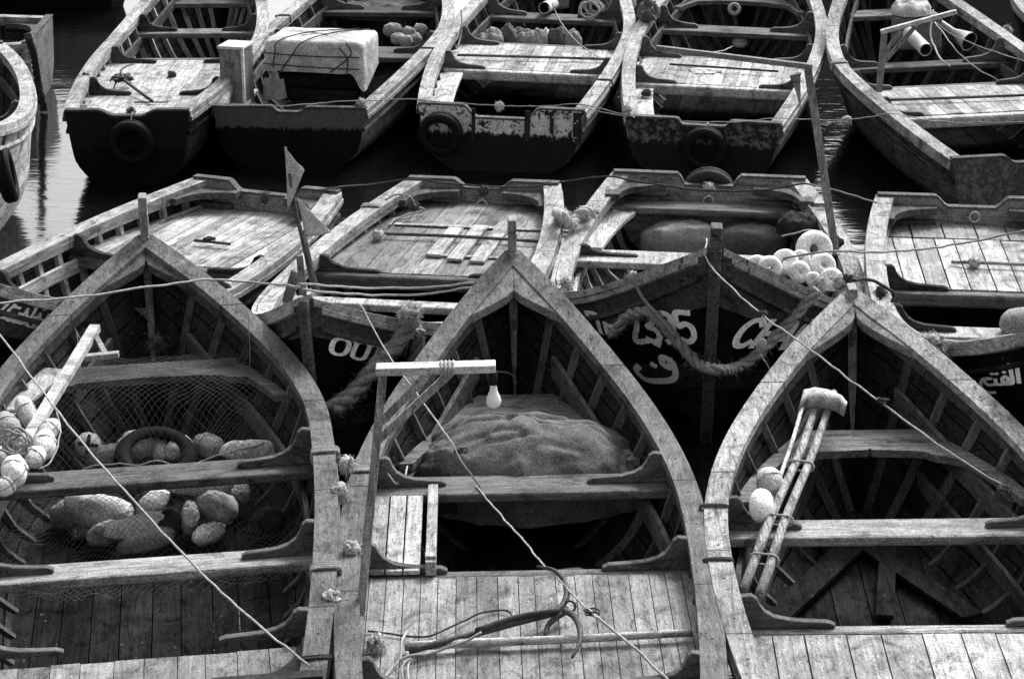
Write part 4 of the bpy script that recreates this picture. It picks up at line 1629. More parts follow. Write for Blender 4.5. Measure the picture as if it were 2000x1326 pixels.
FLOC = [(F1.at(px, py, z), d) for px, py, z, d, rz, m_, lb in FB]


def zf1(x, u):
    base = .15 + .6 * max(0, abs(x) - .5) ** 1.3 + .05 * noise.noise(Vector((x * 5, u * 5, 1))) + .02 * noise.noise(Vector((x * 13, u * 13, 1)))
    for p_, d_ in FLOC:
        e_ = ((x - p_.x) / (max(d_[0], d_[1]) * .55)) ** 2 + ((u - p_.y) / (max(d_[0], d_[1]) * .55)) ** 2
        if e_ < 1:
            base = max(base, p_.z + d_[2] * .53 * sqrt(1 - e_))
        elif e_ < 4:
            base = max(base, p_.z * (1 - (sqrt(e_) - 1) * .45))
    if u > 3.1:
        k = ss(u, 3.1, 3.92)
        base = base * (1 - k) + .645 * k
    if u > 3.9:
        base = .645 + .006 * noise.noise(Vector((x * 20, u * 20, 3)))
    if 2.5 < u < 2.95:
        base = min(base, .40)
    return base


nobj = net(F1, 1.98, 4.24, zf1, .042, .0011, '', NETM)
nobj.parent = None
nobj.data.transform(F1.mw)
tag(recentre(nobj), 'thin meshed fishing net draped over the floats and bow shelf of the left front boat', 'fishing net')
rope([F1.w(-.65, 3.15, .36), F1.w(-.3, 3.2, .38), F1.w(-.02, 3.16, .40), F1.w(.2, 3.2, .37), F1.w(.5, 3.3, .39), F1.w(.62, 3.35, .4)], .005, ROPE_M, 'thin headline rope along the edge of the net behind the upper thwart', wob=.03)

# pale pole with bracket and its cluster of floats at the left edge
a0, a1 = F1.mw @ F1.at(186, 640, .98), F1.mw @ F1.at(25, 905, .82)
pr = empty('lamp_bracket', a1)
tag(pr, 'pale narrow bracket laid down at the left edge with floats tied to it', 'lamp bracket')
mb = MB()
mb.bar((0, 0, 0), a0 - a1, .06, .045)
mb.build('post', POLE_M, pr, bevel=.004)
mb = MB()
m0 = (a0 - a1) * .80
mb.bar(m0 + Vector((.02, 0, -.03)), F1.mw @ F1.at(232, 692, .93) - a1, .05, .03)
mb.build('arm', WPOST, pr, bevel=.003)
mb = MB()
mb.bar((a0 - a1) * .97, F1.mw @ F1.at(205, 690, .93) - a1, .03, .02)
mb.build('brace', WPOST, pr, bevel=.003)
CG = 'floats tied in a bunch at the left edge'
CL = [(12, 838, .86, (.19, .2, .2), FLOAT_D, 'dull round float hugging the left picture edge'),
      (52, 805, .84, (.13, .26, .14), FLOAT_M, 'long netted float above the others at the left edge'),
      (88, 868, .84, (.14, .2, .15), FLOAT_W, 'white bumpy float right in the bunch'),
      (68, 893, .84, (.13, .13, .12), FLOAT_W, 'small white float low in the middle of the bunch'),
      (28, 920, .88, (.16, .19, .17), FLOAT_W, 'big bright white float at the bottom of the bunch'),
      (12, 948, .84, (.11, .12, .12), FLOAT_W, 'small bright float below the big white one'),
      (98, 838, .86, (.11, .14, .12), FLOAT_W, 'white float at the top right of the bunch'),
      (6, 895, .80, (.14, .14, .14), FLOAT_M, 'pale float half cut by the left picture edge')]
for k, (px, py, z, d, m_, lb) in enumerate(CL):
    floatball(F1.mw @ F1.at(px, py, z), (d[0] * .78, d[1] * .98, d[2] * .8), lb, m_, (.3, random.uniform(-.4, .4), random.uniform(-.6, .6)), group=CG, seed=k + 40, nz=.10)
c0 = F1.mw @ F1.at(38, 870, .90)
coil(c0, .06, 6, .006, ROPE_M, 'grey cord wound round the laid down bracket above the white float', tilt=Matrix.Rotation(1.1, 3, 'X'), seed=5, z=.03, mess=.35)
tuft(c0, 'bristling cord ends at the bunch of floats', 40, .12, FIBRE, .002, 31)
rope([F1.mw @ F1.at(x, y, z) for x, y, z in ((110, 800, .84), (118, 850, .84), (100, 900, .82), (75, 915, .82))], .005, ROPE_M, 'cord hanging in a loop right of the bunched floats')
mb = MB()
q0, q1 = F1.at(-10, 815, .60), F1.at(105, 722, .66)
mb.bar(q0, q1, .20, .022)
ob = mb.build('plank', wood('grey_loose_plank', .34, 'Y', .8), None, bevel=.003)
ob.data.transform(F1.mw)
tag(recentre(ob), 'plain grey plank leaning inside the left side of the left front boat', 'plank')
rope([F1.mw @ F1.at(150, 650, .95), F1.mw @ F1.at(158, 740, .70)], .004, ROPE_L, 'short thin cord hanging inside the left gunwale of the left front boat')
rope([F1.mw @ F1.at(487, 612, .92), F1.mw @ F1.at(490, 740, .55)], .003, ROPE_L, 'short thin cord hanging inside the right gunwale of the left front boat')
tuft(F1.w(.04, 4.6, .62), 'dark tangle of line hanging in the very bow of the left front boat', 30, .16, FIBRE_D, .003, 8)

# ------------------------------------------------------------ right front boat: poles, sheet, floats
zp = .62
A0, A1 = F3.at(1455, 1150, .62), F3.at(1605, 770, .74)
for k, (off, rr, lb) in enumerate(((0.0, .024, 'left of the two lashed bark covered poles in the right front boat'), (.07, .024, 'right of the two lashed bark covered poles in the right front boat'))):
    mb = MB()
    q = []
    for i in range(11):
        p = A0.lerp(A1, i / 10 * (1.0 if k == 0 else 1.03) - (.02 if k else 0)) + Vector((off, 0, .0))
        p += Vector((noise.noise(p * 2 + Vector((k, 0, 0))) * .014, 0, 0))
        q.append(F3.mw @ p)
    mb.tube(q, [rr * (1 - .02 * i + .1 * noise.noise(Vector((i * 1.7, k, 0)))) for i in range(11)], 12)
    tag(recentre(mb.build('pole', wood('bark_pole', .26, 'Y', 1.6, stain=1.5), smooth=True)), lb, 'pole')
mb = MB()
q = [F3.mw @ F3.at(*t) for t in ((1480, 1060, .62), (1505, 985, .64), (1548, 860, .70), (1568, 790, .74))]
mb.tube(cr(q, 4), .011, 8)
tag(recentre(mb.build('thin_pole', wood('thin_pole_wood', .5, 'Y', 1), smooth=True)), 'thin pale stick beside the two lashed poles', 'stick')
for (x, y, lb) in ((1540, 925, 'upper'), (1515, 1030, 'middle'), (1478, 1100, 'lower')):
    mb = MB()
    p = A0.lerp(A1, (1150 - y) / 380)
    ring = []
    for i in range(14):
        a = 2 * pi * i / 14
        ring.append(F3.mw @ (p + Vector((.035 + .066 * cos(a), 0.01 * sin(3 * a) - .02 * cos(a), .031 * sin(a)))))
    mb.tube(ring, .006, 5, closed=True)
    tag(recentre(mb.build('lashing_cord', ROPE_M, smooth=True)), lb + ' of the three cord turns binding the two poles together', 'cord')
floatball(F3.mw @ F3.at(1503, 940, .70), (.13, .15, .13), 'striped worn float tied beside the poles, the upper one', FLOAT_M, (.5, 0, .3), seed=61, name='float')
floatball(F3.mw @ F3.at(1487, 987, .70), (.12, .20, .13), 'smooth bright white float tied beside the poles, the lower one', FLOAT_W, (.3, 0, -.1), seed=62, groove=False, nz=.02)
# sheet folded over the poles
mb = MB()
rows = []
S = [(1570, 762), (1592, 757), (1618, 762), (1642, 772), (1655, 786)]
Bt = [(1556, 808), (1580, 797), (1605, 797), (1632, 802), (1648, 812)]
for i in range(9):
    k = i / 8
    row = []
    for j in range(17):
        m = j / 16 * 4
        a = min(3, int(m))
        f_ = m - a
        sx, sy = S[a][0] + (S[a + 1][0] - S[a][0]) * f_, S[a][1] + (S[a + 1][1] - S[a][1]) * f_
        bx_, by_ = Bt[a][0] + (Bt[a + 1][0] - Bt[a][0]) * f_, Bt[a][1] + (Bt[a + 1][1] - Bt[a][1]) * f_
        p = F3.at(sx + (bx_ - sx) * k, sy + (by_ - sy) * k, .80 - .10 * k * k + .006 * sin(m * 5 + k * 3) + (.03 if .2 < m / 4 < .8 else 0))
        row.append(F3.mw @ p)
    rows.append(row)
mb.grid(rows)
tag(recentre(mb.build('cloth_sheet', CLOTH_W, smooth=True, solid=(.004, -1, 0))), 'stiff pale cloth folded over the top of the two poles', 'cloth')
for (p0_, p1_, wd_, lb) in (((1668, 1062), (1515, 1205), .15, 'dark board lying diagonally in the right front boat, running down to the left'),
                            ((1690, 1064), (1900, 1205), .12, 'dark board lying diagonally in the right front boat, running down to the right'),
                            ((1735, 1060), (1728, 1205), .09, 'narrow dark board lying lengthwise between the two diagonal boards')):
    mb = MB()
    mb.bar(F3.at(p0_[0], p0_[1], .09), F3.at(p1_[0], p1_[1], .08), wd_, .025)
    ob = mb.build('loose_board', wood('loose_board_wood', .02, 'Y', 1.0), None, bevel=.003)
    ob.data.transform(F3.mw)
    tag(recentre(ob), lb, 'board')
# rope to bow of right front boat
rope([F3.mw @ F3.at(1690, 690, .72), F3.mw @ F3.at(1712, 682, .80), F3.mw @ F3.at(1745, 662, .90), F3.mw @ F3.at(1785, 652, .93), F3.mw @ F3.at(1815, 662, .90), P(1870, 668, .86), P(1940, 662, .9), P(2010, 652, .95)], .013, ROPE_L,
     'thick pale rope from inside the right front bow over its gunwale to the right edge', n=10)
coil(F3.mw @ F3.at(1692, 690, .71), .022, 3, .011, ROPE_L, 'knot of the thick pale rope inside the right front bow', seed=6, mess=.3)
rope([F3.mw @ F3.at(1690, 700, .68), F3.mw @ F3.at(1687, 728, .60), F3.mw @ F3.at(1684, 752, .55)], .012, ROPE_M, 'grey rope tail hanging below the knot in the right front bow', n=5)
tuft(P(1822, 668, .88), 'large fluffy frayed rope on the right gunwale of the right front boat', 170, .12, FIBRE, .003, 21, core=.045)
tuft(P(1848, 690, .80), 'smaller frayed tail below the large fluffy rope', 70, .09, FIBRE, .003, 22, core=.03)
tuft(F3.mw @ F3.at(1962, 962, .72), 'dark tangle of line on the right side of the right front boat', 60, .10, FIBRE_D, .003, 23, core=.03)
# long thin line over the right front boat
rope([M3.w(.05, 3.55, 1.22), D(1385, 515, 13.9), D(1480, 608, 13.2), D(1600, 695, 12.6), D(1728, 792, 12.1), D(1850, 880, 11.7), F3.mw @ F3.at(1960, 948, .74)], .006, ROPE_L, 'thin pale line from the bow numbered 2395 across to the right front boat', n=10)
coil(D(1724, 786, 12.1), .022, 3, .005, ROPE_D, 'dark knot in the thin line above the bow shelf of the right front boat', seed=9, mess=.6)
coil(D(1489, 615, 13.15), .02, 3, .005, ROPE_D, 'dark knot in the thin line in front of the letters', seed=10, mess=.6)
rope([D(1489, 618, 13.1), D(1494, 650, 13.1), D(1488, 668, 13.1)], .004, ROPE_L, 'short cord hanging from the thin line in front of the letters', n=4)
floatball(D(1487, 676, 13.1), (.055, .03, .085), 'small flat dark tag hanging in front of the letters', FLOAT_D, (0, .2, 0), name='tag', groove=False, cat='tag', nz=.03)
rope([D(1485, 690, 13.1), D(1500, 712, 13.1), D(1505, 728, 13.1)], .004, ROPE_L, 'thin cord tail under the small tag', n=4)

# ------------------------------------------------------------ long diagonal line over the left front boat and mooring lines
rope([D(-10, 640, 13.4), D(150, 850, 11.9), D(300, 1020, 11.0), D(450, 1172, 10.4), F1.mw @ F1.at(604, 1300, .74)], .0065, ROPE_L, 'taut thin rope running diagonally over the whole left front boat', n=10)
rope([P(-10, 592, 1.25), P(100, 584, 1.2), P(200, 574, 1.17), P(300, 560, 1.14), P(395, 545, 1.10), P(420, 546, 1.08), P(500, 552, 1.05), P(585, 560, 1.15)], .008, ROPE_L, 'pale mooring rope lying over the left front bow from the left edge', n=8)
rope([P(585, 553, 1.18), P(620, 556, 1.15), P(720, 563, 1.05), P(820, 562, 1.05), P(925, 552, 1.12)], .008, ROPE_L, 'upper of two slack ropes between the flag pole and the middle front bow', n=8)
rope([P(590, 563, 1.18), P(640, 571, 1.12), P(740, 577, 1.02), P(830, 574, 1.02), P(920, 562, 1.10)], .008, ROPE_L, 'lower of two slack ropes between the flag pole and the middle front bow', n=8)
rope([P(1240, 601, .5) + Vector((0, 3.0, .18)), P(1530, 505, .95), P(1620, 491, 1.0), P(1700, 493, .9), P(1800, 487, .8), P(1900, 472, .78), P(2010, 448, .85)][1:], .009, ROPE_M, 'grey rope from the boat numbered 2395 across the boat at the right', n=8)
rope([P(630, 372, .66), P(650, 367, .66), P(720, 361, .60), P(800, 350, .64), P(860, 356, .63), P(960, 366, .60), P(1060, 362, .62), P(1120, 352, .62), P(1190, 346, .72), P(1290, 362, .68), P(1400, 374, .64),
      P(1500, 370, .68), P(1570, 360, .71), P(1630, 372, .62), P(1705, 394, .64)], .0085, ROPE_D, 'dark mooring line running along the sterns of the middle row', n=8)
rope([P(1575, 359, .72), P(1640, 374, .66), P(1712, 396, .66)], .006, ROPE_M, 'thin second line between the two right middle row sterns', n=6)
rope([P(410, 206, .56), P(560, 207, .58), P(640, 201, .56), P(720, 197, .57), P(800, 194, .57), P(860, 200, .6), P(960, 206, .58), P(1060, 208, .58), P(1140, 206, .60), P(1225, 226, .52), P(1240, 230, .52)], .006, ROPE_M, 'thin grey line running along the sterns of the left back row boats', n=8)
rope([P(1140, 209, .58), P(1170, 218, .50), P(1222, 228, .52)], .005, ROPE_M, 'slack short line between the two middle back row sterns', n=5)
rope([P(1330, 238, .50), P(1440, 238, .52), P(1520, 231, .54), P(1580, 234, .50), P(1650, 234, .50), P(1700, 229, .62), P(1745, 222, .68), P(1800, 233, .55), P(1880, 240, .45), P(2010, 238, .50)], .005, ROPE_L, 'thin pale line between the right back row boats', n=8)
tuft(P(1653, 235, .50), 'small frayed knot in the thin pale line over black water', 60, .05, FIBRE, .0025, 51, core=.03)
for (px, py, z, lb, sd_) in ((706, 200, .57, 'tiny pale knot on the line at the covered crate boat', 61), (975, 206, .5, 'pale knot in the notch of the peeling transom', 62),
                             (1100, 425, .62, 'bushy rope knot on the right gunwale of the slatted hatch boat', 63), (1140, 425, .60, 'bushy rope knot on the left gunwale of the boat numbered 2395', 64),
                             (945, 372, .58, 'dark snarl of line in the stern notch of the slatted hatch boat', 65), (518, 385, .58, 'dark snarl of line inside the stern of the bleached deck boat', 66),
                             (1105, 552, .72, 'pale bushy knot at the left shoulder of the boat numbered 2395', 67), (1235, 540, .92, 'small frayed end on the left gunwale near the number', 68),
                             (1385, 365, .66, 'snarl of cord on the ring of the tyre notch', 69), (255, 216, .55, 'wire snarl on top of the dark transom by the tyre', 70),
                             (1655, 545, 1.0, 'dark bushy knot at the bow tip of the right front boat', 71), (1720, 570, .85, 'dark frayed lines right of the right front bow', 72),
                             (800, 612, .92, 'fluffy head of the thick hawser on the boat lettered OUI', 73)):
    dk_ = 'dark' in lb
    tuft(P(px, py, z), lb, 150 if sd_ in (63, 64, 73) else 60, .11 if sd_ in (63, 64, 67, 73, 71) else .07, FIBRE_D if dk_ else FIBRE, .003, sd_, core=.045 if sd_ in (63, 73) else .025)
strand3([P(1086, 415, .66), P(1100, 422, .70), P(1116, 440, .62), P(1125, 425, .64), P(1140, 412, .68), P(1160, 418, .64)], .035, FIBRE, 'thick pale rope joining the two middle row sterns', tw=.2, fuzz=120)

# hawser fenders on the bows
hp = [hullpix(M3, 1, x_, y_, .045) for x_, y_ in ((1180, 672), (1199, 650), (1222, 622), (1245, 607), (1269, 610), (1293, 635), (1311, 659), (1341, 689), (1368, 711))]
hp2 = [hullpix(M3, -1, x_, y_, .045) for x_, y_ in ((1440, 717), (1477, 695), (1522, 647), (1561, 607), (1595, 567))]
mid = on_transom(M3, 1402, 723, M3.L + .11)
strand3([M3.mw @ p for p in hp + [mid] + hp2], .034, HAWSER, 'thick shaggy hawser slung round the bow under the number 2395', tw=.26, fuzz=500)
rope([M3.mw @ hullpix(M3, 1, 1234, 543, .03), M3.mw @ hullpix(M3, 1, 1257, 580, .045), M3.mw @ hullpix(M3, 1, 1283, 612, .08), M3.mw @ hullpix(M3, 1, 1318, 655, .08)], .014, ROPE_M, 'rope hanging from the gunwale to the thick hawser left of the stem', n=6)
hq = [hullpix(M2, -1, 806, 622, .05), hullpix(M2, -1, 775, 670, .06), hullpix(M2, -1, 735, 715, .07), hullpix(M2, -1, 690, 762, .07), hullpix(M2, -1, 640, 800, .07)]
strand3([M2.mw @ p for p in hq], .05, HAWSER, 'thick shaggy hawser hanging on the bow lettered OUI', tw=.3, fuzz=400)
strand3([M2.mw @ (hullpix(M2, -1, 820, 640, .05)), M2.mw @ hullpix(M2, -1, 812, 690, .06), M2.mw @ hullpix(M2, -1, 800, 720, .06)], .04, HAWSER, 'short second hawser end beside the bow lettered OUI', tw=.3, fuzz=100)

# ------------------------------------------------------------ middle row loose things
def stick(pts, r, mat, label, cat='stick', name='stick'):
    mb = MB()
    mb.tube(cr(pts, 4), r, 8)
    return tag(recentre(mb.build(name, mat, smooth=True)), label, cat)


stick(fw_(M1, [(380, 470, .465), (405, 472, .47), (450, 477, .465)]), .010, wood('dark_stick', .06, 'X', 1), 'crooked dark stick lying on the bleached stern deck')
coil(M1.mw @ M1.at(410, 470, .47), .03, 3, .006, ROPE_D, 'dark cord wound round the crooked stick', seed=12, mess=.6)
stick(fw_(M2, [(735, 456, .485), (900, 462, .485), (1085, 474, .485)]), .012, wood('dark_boathook', .10, 'X', 1), 'dark boathook pole lying across the stern deck of the boat lettered OUI', 'boathook', 'boathook')
tuft(M2.mw @ M2.at(738, 457, .50), 'pale rag tied on the left end of the boathook', 50, .06, CLOTH_W, .004, 81)
hatch = empty('hatch_cover', M2.w(-.16, 1.15, .455), M2.rot)
tag(hatch, 'slatted hatch cover of three pale battens on the grey stern deck', 'hatch cover')
for k in range(3):
    mb = MB()
    mb.box((-.13 + .16 * k, .0 - .05 * (k == 0), .013), (.105, 1.0 - .16 * k, .02), tone=.5 + .1 * k)
    mb.build('batten', DECK_LIGHT, hatch, bevel=.003)
mb = MB()
mb.box((0, -.42, .006), (1.3, .05, .008))
mb.box((0, .30, .006), (.5, .04, .008))
mb.build('cross_batten', DECK_LIGHT, hatch)
rope([M2.mw @ M2.at(*t) for t in ((752, 392, .66), (775, 380, .70), (800, 385, .68), (812, 402, .56), (830, 412, .48), (780, 425, .47), (760, 440, .47))], .008, ROPE_M, 'rope arching over the left gunwale of the slatted hatch boat', n=8)
tuft(M2.mw @ M2.at(808, 400, .56), 'dark knot of rope at the left quarter of the slatted hatch boat', 40, .07, FIBRE_D, .003, 82)
# boat 2395: rolls, jacket, ring floats
for (px, py, sx, lb, sd_) in ((1330, 478, .30, 'big dull roll under the stern seat of the boat numbered 2395, left one', 3), (1466, 482, .26, 'dull roll under the stern seat of the boat numbered 2395, right one', 4)):
    c = M3.mw @ M3.at(px, py, .24)
    mb = MB()
    mb.lump(c, (sx * 2, .34, .34), nz=.12, seed=sd_, nu=26, nv=18, power=.75)
    tag(recentre(mb.build('sack_roll', SACK_L if sd_ == 3 else SACK, smooth=True)), lb, 'sack')
mound(M3.mw @ M3.at(1290, 500, .12), .12, .12, .14, 'small pale rag beside the big dull roll', SACK_L, 14, amp=.4, freq=9)
mound(M3.mw @ M3.at(1510, 505, .12), .10, .1, .12, 'small crumpled rag right of the dull rolls', SACK_L, 15, amp=.4, freq=9)
mound(M3.mw @ M3.at(1566, 452, .46), .17, .15, .13, 'dark jacket with pale edge thrown over the right side of the boat numbered 2395', CLOTH_D, 16, amp=.35, freq=7, name='jacket', cat='jacket')
rope([M3.mw @ M3.at(*t) for t in ((1528, 462, .50), (1552, 455, .56), (1580, 450, .58), (1606, 452, .54))], .007, CLOTH_W, 'pale hem along the front of the dark jacket', 'hem', name='jacket_hem')
for k, (px, lb) in enumerate(((1560, 'dark rubber boot standing under the jacket, left one'), (1590, 'dark rubber boot standing under the jacket, right one'))):
    mb = MB()
    c = M3.mw @ M3.at(px, 500, .2)
    mb.tube([c + Vector((0, 0, .3)), c + Vector((0, 0, .1)), c + Vector((0, -.01, .03)), c + Vector((0, -.06, .0)), c + Vector((0, -.14, -.02))], [.055, .05, .05, .045, .03], 12)
    tag(recentre(mb.build('rubber_boot', plain('boot_rubber', .04, .4), smooth=True)), lb, 'boot')
RG = 'round floats bunched on the right gunwale of the boat numbered 2395'
RF = [(1590, 487, .078, .045, 'largest white ring float, on top of the bunch'), (1503, 524, .045, .035, 'ring float at the far left of the bunch'), (1478, 520, .04, .033, 'lone ring float just left of the bunch'),
      (1533, 512, .05, .036, 'ring float in the left part of the bunch, upper'), (1563, 507, .035, .03, 'small ring float under the largest one'), (1561, 531, .038, .033, 'ring float facing forward in the middle of the bunch'),
      (1607, 519, .05, .036, 'upright ring float at the right of the bunch'), (1624, 546, .04, .034, 'ring float low at the right of the bunch'), (1641, 556, .022, .022, 'smallest float at the right end of the bunch'),
      (1588, 545, .025, .022, 'small float hidden low in the middle of the bunch')]
for k, (px, py, R_, r_, lb) in enumerate(RF):
    c = P(px, py, .74)
    ax = (Vector((0, 0, HC)) - c).normalized() + Vector((random.uniform(-.5, .5), 0, random.uniform(-.1, .6)))
    ringfloat(c, R_, r_, ax, lb, RG)
tuft(P(1597, 552, .78), 'tangled pale cord among the ring floats', 90, .12, FIBRE, .0025, 85)
tuft(P(1636, 472, .60), 'little cord tied round the far right gunwale above the jacket', 20, .05, FIBRE_D, .002, 86)


for px_, w_ in ((925, .03), (1030, .045), (1078, .03), (1128, .07)):
    q_ = on_transom(B3, px_, 250, 0)
    mb = MB()
    mb.box((q_.x, -.018, B3.zs - .14), (w_, .018, .26))
    mb.build('transom_strap', wood('strap_wood', .03, 'Z', 1.2, chips=.4, chipv=.4), B3.root)


def ring(b, x, z, label, R_=.035, mat=None):
    mb = MB()
    c = Vector((x, b_th + .02, z))
    mb.tube([c + Vector((R_ * cos(a), .012, R_ * sin(a))) for a in [2 * pi * i / 18 for i in range(18)]], .007, 7, closed=True)
    mb.tube([c + Vector((0, -.03, R_)), c + Vector((0, .02, R_))], .008, 6)
    o = mb.build('mooring_ring', mat or IRON_L, b.root, smooth=True)
    return o


b_th = .05
ring(M3, -.0, M3.zs - .17, '')
ring(M4, -.02, M4.zs - .12, '')
ring(M2, 0, M2.zs - .16, '')
# blocks on the transoms (pads)
for b in (M1, M2, M3, M4):
    for s_ in (-1, 1):
        mb = MB()
        mb.box((s_ * .42, .085, b.zs - .20), (.34, .05, .10))
        mb.build('transom_pad', GUN_LIGHT if b in (M4, M1) else STR_M, b.root, bevel=.01)
# right middle boat
stick(fw_(M4, [(1858, 512, .465), (1905, 513, .475), (2010, 517, .475)]), .012, wood('stick_wood', .25, 'X', 1), 'thin stick lying across the wide pale deck boards at the right edge')
tuft(M4.mw @ M4.at(1903, 512, .48), 'pale rag knotted on the thin stick', 40, .05, CLOTH_W, .004, 91)
floatball(M4.mw @ M4.at(2000, 632, .50), (.3, .2, .2), 'dull round bundle at the right picture edge below the pale deck', FLOAT_D, seed=77, groove=False, name='bundle', cat='bundle')
rope([F3.mw @ F3.at(1668, 548, 1.14), P(1690, 545, 1.12), P(1720, 556, 1.05), P(1745, 572, .95), P(1742, 590, .9)], .012, ROPE_D, 'dark thick rope from the right front bow tip to the right', n=6)
tuft(P(1640, 552, .98), 'pale frayed cord left of the right front bow tip', 50, .08, FIBRE, .0025, 93)
# stacked gear left of the bow lettered OUI
mound(M1.w(-.62, 2.3, .52), .22, .17, .12, 'crumpled dark cloth on the right gunwale of the bleached deck boat', CLOTH_D, 22, amp=.4, freq=8)
stick([D(592, 575, Y0 - .02), D(585, 500, Y0 - .02)], .02, wood('stub_wood', .16, 'Z', 1), 'short thick stub of wood beside the foot of the flag pole', 'post', 'wood_stub')
stick([D(560, 590, Y0 + .2), D(578, 530, Y0 + .2)], .03, wood('stub_wood2', .12, 'Z', 1), 'slanting dark stub left of the flag pole foot', 'post', 'wood_stub')

# ------------------------------------------------------------ back row loose things
# covered crate: crate under a tarpaulin with rope
gz = .86
c1, c2 = P(525, 82, gz + .02), P(714, 82, gz + .02)
wid = (c2 - c1).length
cx = (c1 + c2) / 2
dep = .62
cr_ = empty('covered_crate', Vector((cx.x + .02, cx.y + dep / 2, .34)), (0, 0, -.22))
wid *= 1.06
tag(cr_, 'crate covered by a pale roped tarpaulin behind the broken black transom', 'crate')
mb = MB()
for k in range(4):
    mb.box((0, 0, .06 + k * .12), (wid * .86, dep * .86, .105), tone=random.random())
mb.build('crate_body', wood('black_crate_wood', .012, 'X', 1), cr_, bevel=.004)
mb = MB()
W2, D2 = wid / 2 + .0, dep / 2
rows = []
top = .54
N = 64
def sup(a, e=.22):
    return (abs(cos(a)) ** e * (1 if cos(a) > 0 else -1), abs(sin(a)) ** e * (1 if sin(a) > 0 else -1))
for lev, (sc_, z_) in enumerate([(0, top + .004), (.3, top + .004), (.6, top + .002), (.85, top - .0), (.95, top - .006), (.99, top - .025), (1.0, top - .06), (1.0, top - .14), (1.0, top - .22), (1.005, top - .29)]):
    row = []
    for i in range(N):
        a = 2 * pi * i / N
        x, y = sup(a)
        nz = noise.fractal(Vector((x * 2.2, y * 2.2, z_ * 6)), .8, 2, 4)
        zz_ = z_ + .014 * nz
        if lev >= 8:
            # right side hangs lower, the front is short
            drop = .16 * ss(x, .75, 1) * ss(-y, -.8, .9)
            front = .02 * ss(-y, .6, 1)
            zz_ += front - drop * (lev - 7) / 2 + .02 * noise.noise(Vector((a * 3, 0, 5)))
        row.append(Vector((x * W2 * sc_ * (1 + .012 * nz), y * D2 * sc_ * (1 + .012 * nz), zz_)))
    rows.append(row)
mb.grid(rows, 0, .5, True)
mb.build('tarpaulin', TARP, cr_, smooth=True)
mb = MB()
def over(pts):
    mb.tube(cr(pts, 6), .0055, 5)
f = -D2 - .012
over([(-W2 * .8, f, .30), (-W2 * .75, f, .42), (-W2 * .66, f, top + .0), (-.1, 0, top + .02), (.25, D2, top + .0)])
over([(-W2 * .72, f, .22), (-W2 * .4, f, .42), (-W2 * .15, f, top), (.1, 0, top + .02), (.35, D2, top)])
over([(-W2 * 1.0, f, .43), (0, f - .006, .415), (W2 * .95, f, .42)])
over([(-W2 * 1.0, f, .335), (0, f - .006, .32), (W2 * .95, f, .315)])
over([(W2 * .35, f, .28), (W2 * .6, f, .36), (W2 * .8, f, .45), (W2 * .7, f, top)])
over([(W2 * .7, f, .28), (W2 * .72, f, .4), (W2 * .55, f, .5)])
mb.build('tie_rope', ROPE_D, cr_)
mound(Vector((cx.x - wid * .42, cx.y - .04, .40)), .10, .08, .24, 'bunched tail of cloth under the left front corner of the tarpaulin', SACK_L, 31, amp=.5, freq=9, name='cloth_bunch', cat='cloth')
# upright wooden cabinet
kb = P(462, 200, .40)
kr = empty('engine_box', Vector((kb.x, kb.y + .12, .36)), (0, 0, -.30))
tag(kr, 'upright narrow wooden box with lid in painted sunlit tone, left of the covered crate', 'wooden box')
hgt = .50
mb = MB()
mb.box((0, 0, hgt / 2), (.21, .24, hgt))
mb.build('box_body', wood('box_side', .17, 'Z', .8), kr, bevel=.004)
mb = MB()
mb.box((0, 0, hgt + .012), (.235, .265, .024))
mb.build('lid', wood('box_sunlit_tone', .62, 'X', .5), kr, bevel=.004)  # sunlight on the top is put into this paler colour
mb = MB()
mb.box((.108, -.11, hgt / 2), (.02, .03, hgt * .98))
mb.build('sunlit_side_strip', wood('box_sunlit_tone', .62, 'X', .5), kr)  # strip added in the same pale colour to stand for the sunlit right side
BG = 'pale floats under netting in the boat with the covered crate'
for k, (px, py, d, lb) in enumerate(((768, 60, (.2, .14, .14), 'pale netted float right behind the tarpaulin, leftmost'), (780, 78, (.18, .13, .12), 'netted float just above the thwart by the tarpaulin'),
                                     (800, 66, (.16, .14, .12), 'netted float in the middle of the pale row'), (822, 62, (.17, .15, .13), 'netted float near the right gunwale, upper'),
                                     (812, 80, (.15, .12, .12), 'netted float near the right gunwale, lower'), (795, 84, (.14, .12, .1), 'small netted float touching the thwart'))):
    floatball(B2.mw @ B2.at(px, py, .40), d, lb, FLOAT_D, (.2, .3 * k, .5 * k), group=BG, seed=90 + k, nz=.2)
mound(B2.mw @ B2.at(760, 30, .42), .50, .3, .16, 'wide dark tarpaulin sagging over the middle of the boat with the covered crate', plain('dark_tarp', .10, .9, stain=.7, bump=1, sc=7, bd=.02), 33, amp=.3, freq=4)
# peeling transom boat: rags, pole, pipes, coil
RAG = 'rags heaped before the thwart of the boat with the peeling transom'
for k, (px, py, rx, lb, m_) in enumerate(((958, 78, .12, 'leftmost pale rag of the heap before the thwart', SACK_L), (998, 72, .17, 'tallest dull rag of the heap before the thwart', SACK), (1040, 78, .14, 'pale rag in the middle of the heap', SACK_L),
                                          (1068, 74, .09, 'white bundle with a dark fold in the heap', CLOTH_W), (1095, 76, .11, 'dull rag right of the white bundle', SACK), (1120, 80, .09, 'rightmost small rag of the heap', SACK_L))):
    mound(B3.mw @ B3.at(px, py + 6, .42), rx, rx * .8, .13, lb, m_, 40 + k, amp=.4, freq=9, name='rag', cat='rag')
stick(fw_(B3, [(893, 108, .485), (1050, 112, .485), (1190, 116, .485)]), .012, wood('deck_pole', .11, 'X', 1), 'dark pole lying across the mid deck of the boat with the peeling transom', 'pole', 'pole')
